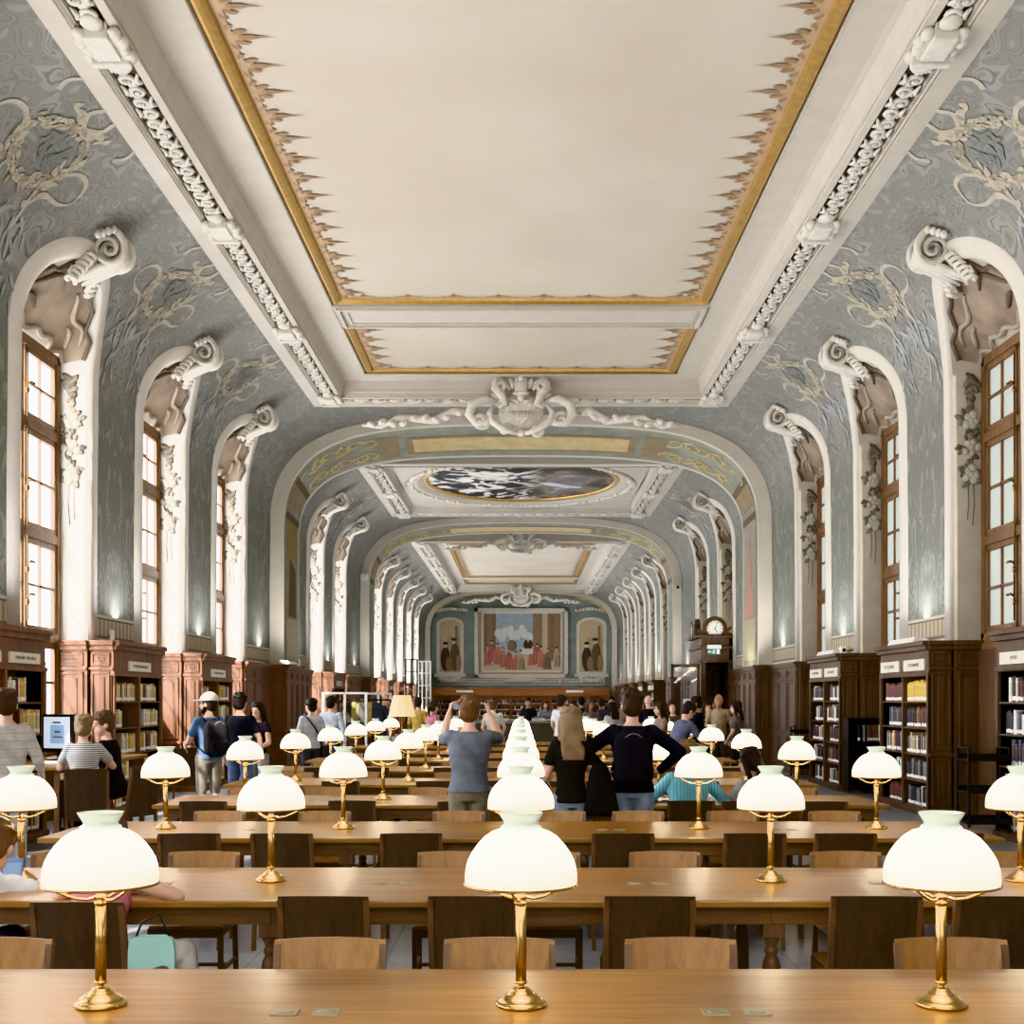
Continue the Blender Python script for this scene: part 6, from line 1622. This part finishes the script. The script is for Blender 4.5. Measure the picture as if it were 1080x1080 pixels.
mb = MB(); mb.tube([V(-.13,.10,1.42), V(0,.165,1.25), V(.14,.13,1.05), V(.20,0,.92), V(.14,-.13,1.05), V(0,-.16,1.25), V(-.12,-.11,1.42), V(-.13,0,1.485), V(-.13,.10,1.42)], .014, 6); mb.obj('strap', M['black'], r)
mb = MB(); mb.box(.16, .24, -.12, .12, .72, .93, 0, .02); mb.obj('pouch', M['black'], r)
# --- right side group and the crowd far down the hall
person('person in a grey blue T-shirt bending over a book by the right tables', px(708, 18.98), 18.98, radians(-60), 1.74, lean=.55, armL=((-.2,.6,-.9),(.2,.8,-.3)), armR=((.2,.6,-.9),(-.2,.8,-.3)), shirt=(92,98,124), sleeve=.6, trousers=(58,56,62), hair='short', hairc=(44,36,34), vox=SM, head=(0,.45))
crowd = [
 (710,24.3,150,1.68,True,(70,58,48),(60,54,50),'long',(62,42,32),'woman with long dark hair and brown top in the right hand group'),
 (735,24.2,75,1.76,False,(34,36,44),(40,42,50),'short',(34,28,26),'man in a dark jacket turned left, middle of the right hand group'),
 (746,26.5,185,1.66,True,(60,54,56),(50,50,56),'long',(48,36,30),'woman half hidden behind the man in the dark jacket'),
 (758,25.6,180,1.82,False,(176,152,122),(84,78,72),'bald',(60,44,34),'man in a beige printed T-shirt facing us by the panelling'),
 (777,24.6,60,1.66,True,(124,116,110),(48,46,50),'long',(42,32,28),'woman with dark hair and striped top leaning on the right panelling'),
 (752,27.6,200,1.74,False,(48,46,50),(50,50,56),'short',(36,30,28),'man with black hair behind the beige T-shirt man'),
 (684,29.0,20,1.80,False,(44,44,52),(60,60,70),'bald',(80,60,48),'bald man in a dark jacket right of the tall backpack man'),
 (697,22.0,110,1.66,True,(134,112,98),(60,60,66),'long',(52,38,32),'woman in a tan top left of the notice stand'),
 (592,27.5,-35,1.78,False,(206,208,212),(56,58,66),'short',(58,50,46),'man in a white shirt and dark cap left of the long haired woman'),
 (604,31.5,160,1.66,True,(126,104,96),(60,58,62),'long',(62,46,38),'woman in a dusty rose top in the far crowd'),
 (613,36.5,30,1.76,False,(66,70,80),(50,50,60),'short',(46,38,34),'man in dark grey in the far crowd, above the long haired woman'),
 (623,29.4,190,1.70,True,(110,96,90),(64,62,66),'long',(84,60,44),'woman with chestnut hair in the far crowd'),
 (634,34.5,10,1.72,False,(88,84,98),(50,52,60),'short',(52,42,36),'man in mauve grey in the far crowd'),
 (645,40.5,170,1.78,False,(46,48,58),(50,50,58),'short',(36,30,28),'dark haired man in navy at the back of the far crowd'),
 (657,33.2,-150,1.76,False,(150,138,120),(70,66,62),'short',(40,34,30),'man in a sand coloured shirt in the far crowd'),
 (646,26.8,15,1.64,True,(170,168,170),(62,62,70),'long',(40,32,30),'woman in a pale grey top close behind the tall backpack man'),
 (557,37.0,175,1.74,False,(62,64,72),(50,50,56),'short',(44,34,30),'librarian in dark grey behind the issue desk'),
 (575,37.4,-160,1.66,True,(150,156,172),(70,70,80),'long',(90,58,42),'red haired person in pale blue behind the issue desk'),
 (520,27.0,-20,1.70,False,(190,184,172),(84,80,76),'short',(96,74,56),'man in a cream shirt right of the raised arms'),
 (457,27.0,-50,1.66,True,(200,128,146),(58,58,66),'tail',(70,52,40),'woman in pink with a dark bag left of the raised arms'),
 (441,30.5,-10,1.74,False,(196,158,76),(54,56,64),'short',(50,40,34),'person in a mustard top beyond the floor lamp'),
 (399,33.8,15,1.78,False,(92,98,112),(58,60,70),'short',(48,40,36),'man in slate blue behind the coat rail'),
]
for i, (x, Y, yaw, h, fem, sh, tr, hr, hc, lab) in enumerate(crowd):
    rr = random.Random(i)
    person(lab, px(x, Y), Y, radians(yaw), h, fem=fem, shirt=sh, sleeve=rr.choice((.6, .6, 1.9)), trousers=tr, hair=hr, hairc=hc, vox=.0125, group='people standing far down the hall',
           armL=((-.22,rr.uniform(-.1,.4),-1),(rr.uniform(0,.5),rr.uniform(.2,.9),-.6)), armR=((.22,rr.uniform(-.1,.4),-1),(-rr.uniform(0,.5),rr.uniform(.2,.9),-.6)), hat=(58,54,52) if 'cap' in lab else None,
           skin=rr.choice(((214,168,142),(200,150,122),(222,178,154),(160,112,86))), head=(rr.uniform(-.3,.3), 0))
# open books and papers on the tables
def open_book(x, y, rz, lab, z=TZ):
    r = empty('open_book', (x, y, z), rz, lab, 'book'); 
    for g in (-1, 1):
        mb = MB(); mb.grid([[V(g*u, v, .006+.022*sin(min(1, u/.05)*pi/2)*(1-.5*u/.15)) for u in (0,.01,.03,.06,.1,.15)] for v in (-.1,.1)], 0, True); mb.poly([V(g*0,-.1,.001), V(g*.15,-.1,.001), V(g*.15,.1,.001), V(g*0,.1,.001)]); mb.obj('page', M['white'], r, fix=False)
    mb = MB(); mb.box(-.158, .158, -.105, .105, 0, .003); mb.obj('cover', plain((96,60,48)), r)
open_book(px(698, 11.5), ROW[3]-.25, .1, 'open book on the fourth table right of the tall man')
open_book(px(722, 19.5), ROW[6]-.45, .2, 'open book before the bending reader')
open_book(px(690, 9.4)+.2, ROW[5]+.1, -.2, 'open book on the sixth table, seen under the tall man')
LP, RP, SUNP, FILL, UPL, BLB = 900, 40, 17, 680, 125, 7
scene.view_settings.view_transform = 'Khronos PBR Neutral'
scene.view_settings.exposure = -0.12
# ------------------------------------------------------------------ camera, light
cam = bpy.data.cameras.new('camera'); co = bpy.data.objects.new('camera', cam); COL.objects.link(co)
cam.sensor_width = 36; cam.lens = 36*FPX/1080; cam.shift_x = -(VPX-540)/1080; cam.shift_y = (VPY-540)/1080
co.location = (0, 0, EYE); co.rotation_euler = (pi/2, 0, 0); cam.clip_end = 300; scene.camera = co
w = bpy.data.worlds.new('world'); scene.world = w; w.use_nodes = True
bg = w.node_tree.nodes['Background']; bg.inputs[0].default_value = (.97,.98,1,1); bg.inputs[1].default_value = 5.0
def area(name, loc, rot, sx, sy, power, col=(1,1,1)):
    l = bpy.data.lights.new(name, 'AREA'); l.shape = 'RECTANGLE'; l.size = sx; l.size_y = sy; l.energy = power; l.color = col
    o = bpy.data.objects.new(name, l); COL.objects.link(o); o.location = loc; o.rotation_euler = rot; return o
for y in CENTERS:
    area('daylight_left', (-WIN-.25, y, (Z(6.1)+Z(1.25))/2), (0, -pi/2, 0), Z(6.1)-Z(1.25), NW, LP, (1,.975,.95))
    area('daylight_right', (WIN+.25, y, (Z(6.1)+Z(2.4))/2), (0, pi/2, 0), Z(6.1)-Z(2.4), NW, RP, (1,.97,.93))
sun = bpy.data.lights.new('sun', 'SUN'); sun.energy = SUNP; sun.angle = radians(.6); sun.color = (1,.95,.88)
so = bpy.data.objects.new('sun', sun); COL.objects.link(so)
d = V(.46, .85, -.75); so.rotation_euler = d.to_track_quat('-Z', 'Y').to_euler()
area('hall_fill', (0, Y0+1.0, 4.6), (pi/2, 0, 0), 9, 5, FILL, (1,.95,.88))
for s in (-1, 1):
    for a, b in PIERS:
        if a < L(5): continue
        o = area('pier_uplight', (s*L(5.37), (a+b)/2, Z(2.40)+.14), (0, 0, 0), .2, 1.6, UPL, (.96,.98,1))
        o.rotation_euler = V(-s*.75, 0, 1).to_track_quat('-Z', 'Y').to_euler()
for s in (-1, 1):
    for y, e in ((A1[0]-1.3, 1.0), (A1[1]+1.6, .8), (A2[0]-1.6, .9), (A2[1]+1.6, .8), (L(70.5), .9)):
        o = area('pier_uplight', (s*L(5.35), y, Z(2.40)+.14), (0, 0, 0), .2, 1.6, UPL*e, (1,.98,.95)); o.rotation_euler = V(-s*.75, 0, 1).to_track_quat('-Z', 'Y').to_euler()
for nm, loc, e, c in (('niche_lamp', (WIN-.3, L(34.0), 3.1), 45, (1,.82,.45)), ('pilaster_lamp', (RIBX-.3, (A1[0]+A1[1])/2, 2.78), 9, (1,.95,.6))):
    l = bpy.data.lights.new(nm, 'POINT'); l.energy = e; l.color = c; l.shadow_soft_size = .12
    o = bpy.data.objects.new(nm, l); COL.objects.link(o); o.location = loc
for (x, y) in BULBS:
    l = bpy.data.lights.new('bulb_light', 'POINT'); l.energy = BLB; l.color = (1,.83,.58); l.shadow_soft_size = .05
    o = bpy.data.objects.new('bulb_light', l); COL.objects.link(o); o.location = (x, y, TZ+.415)
bpy.context.view_layer.update()
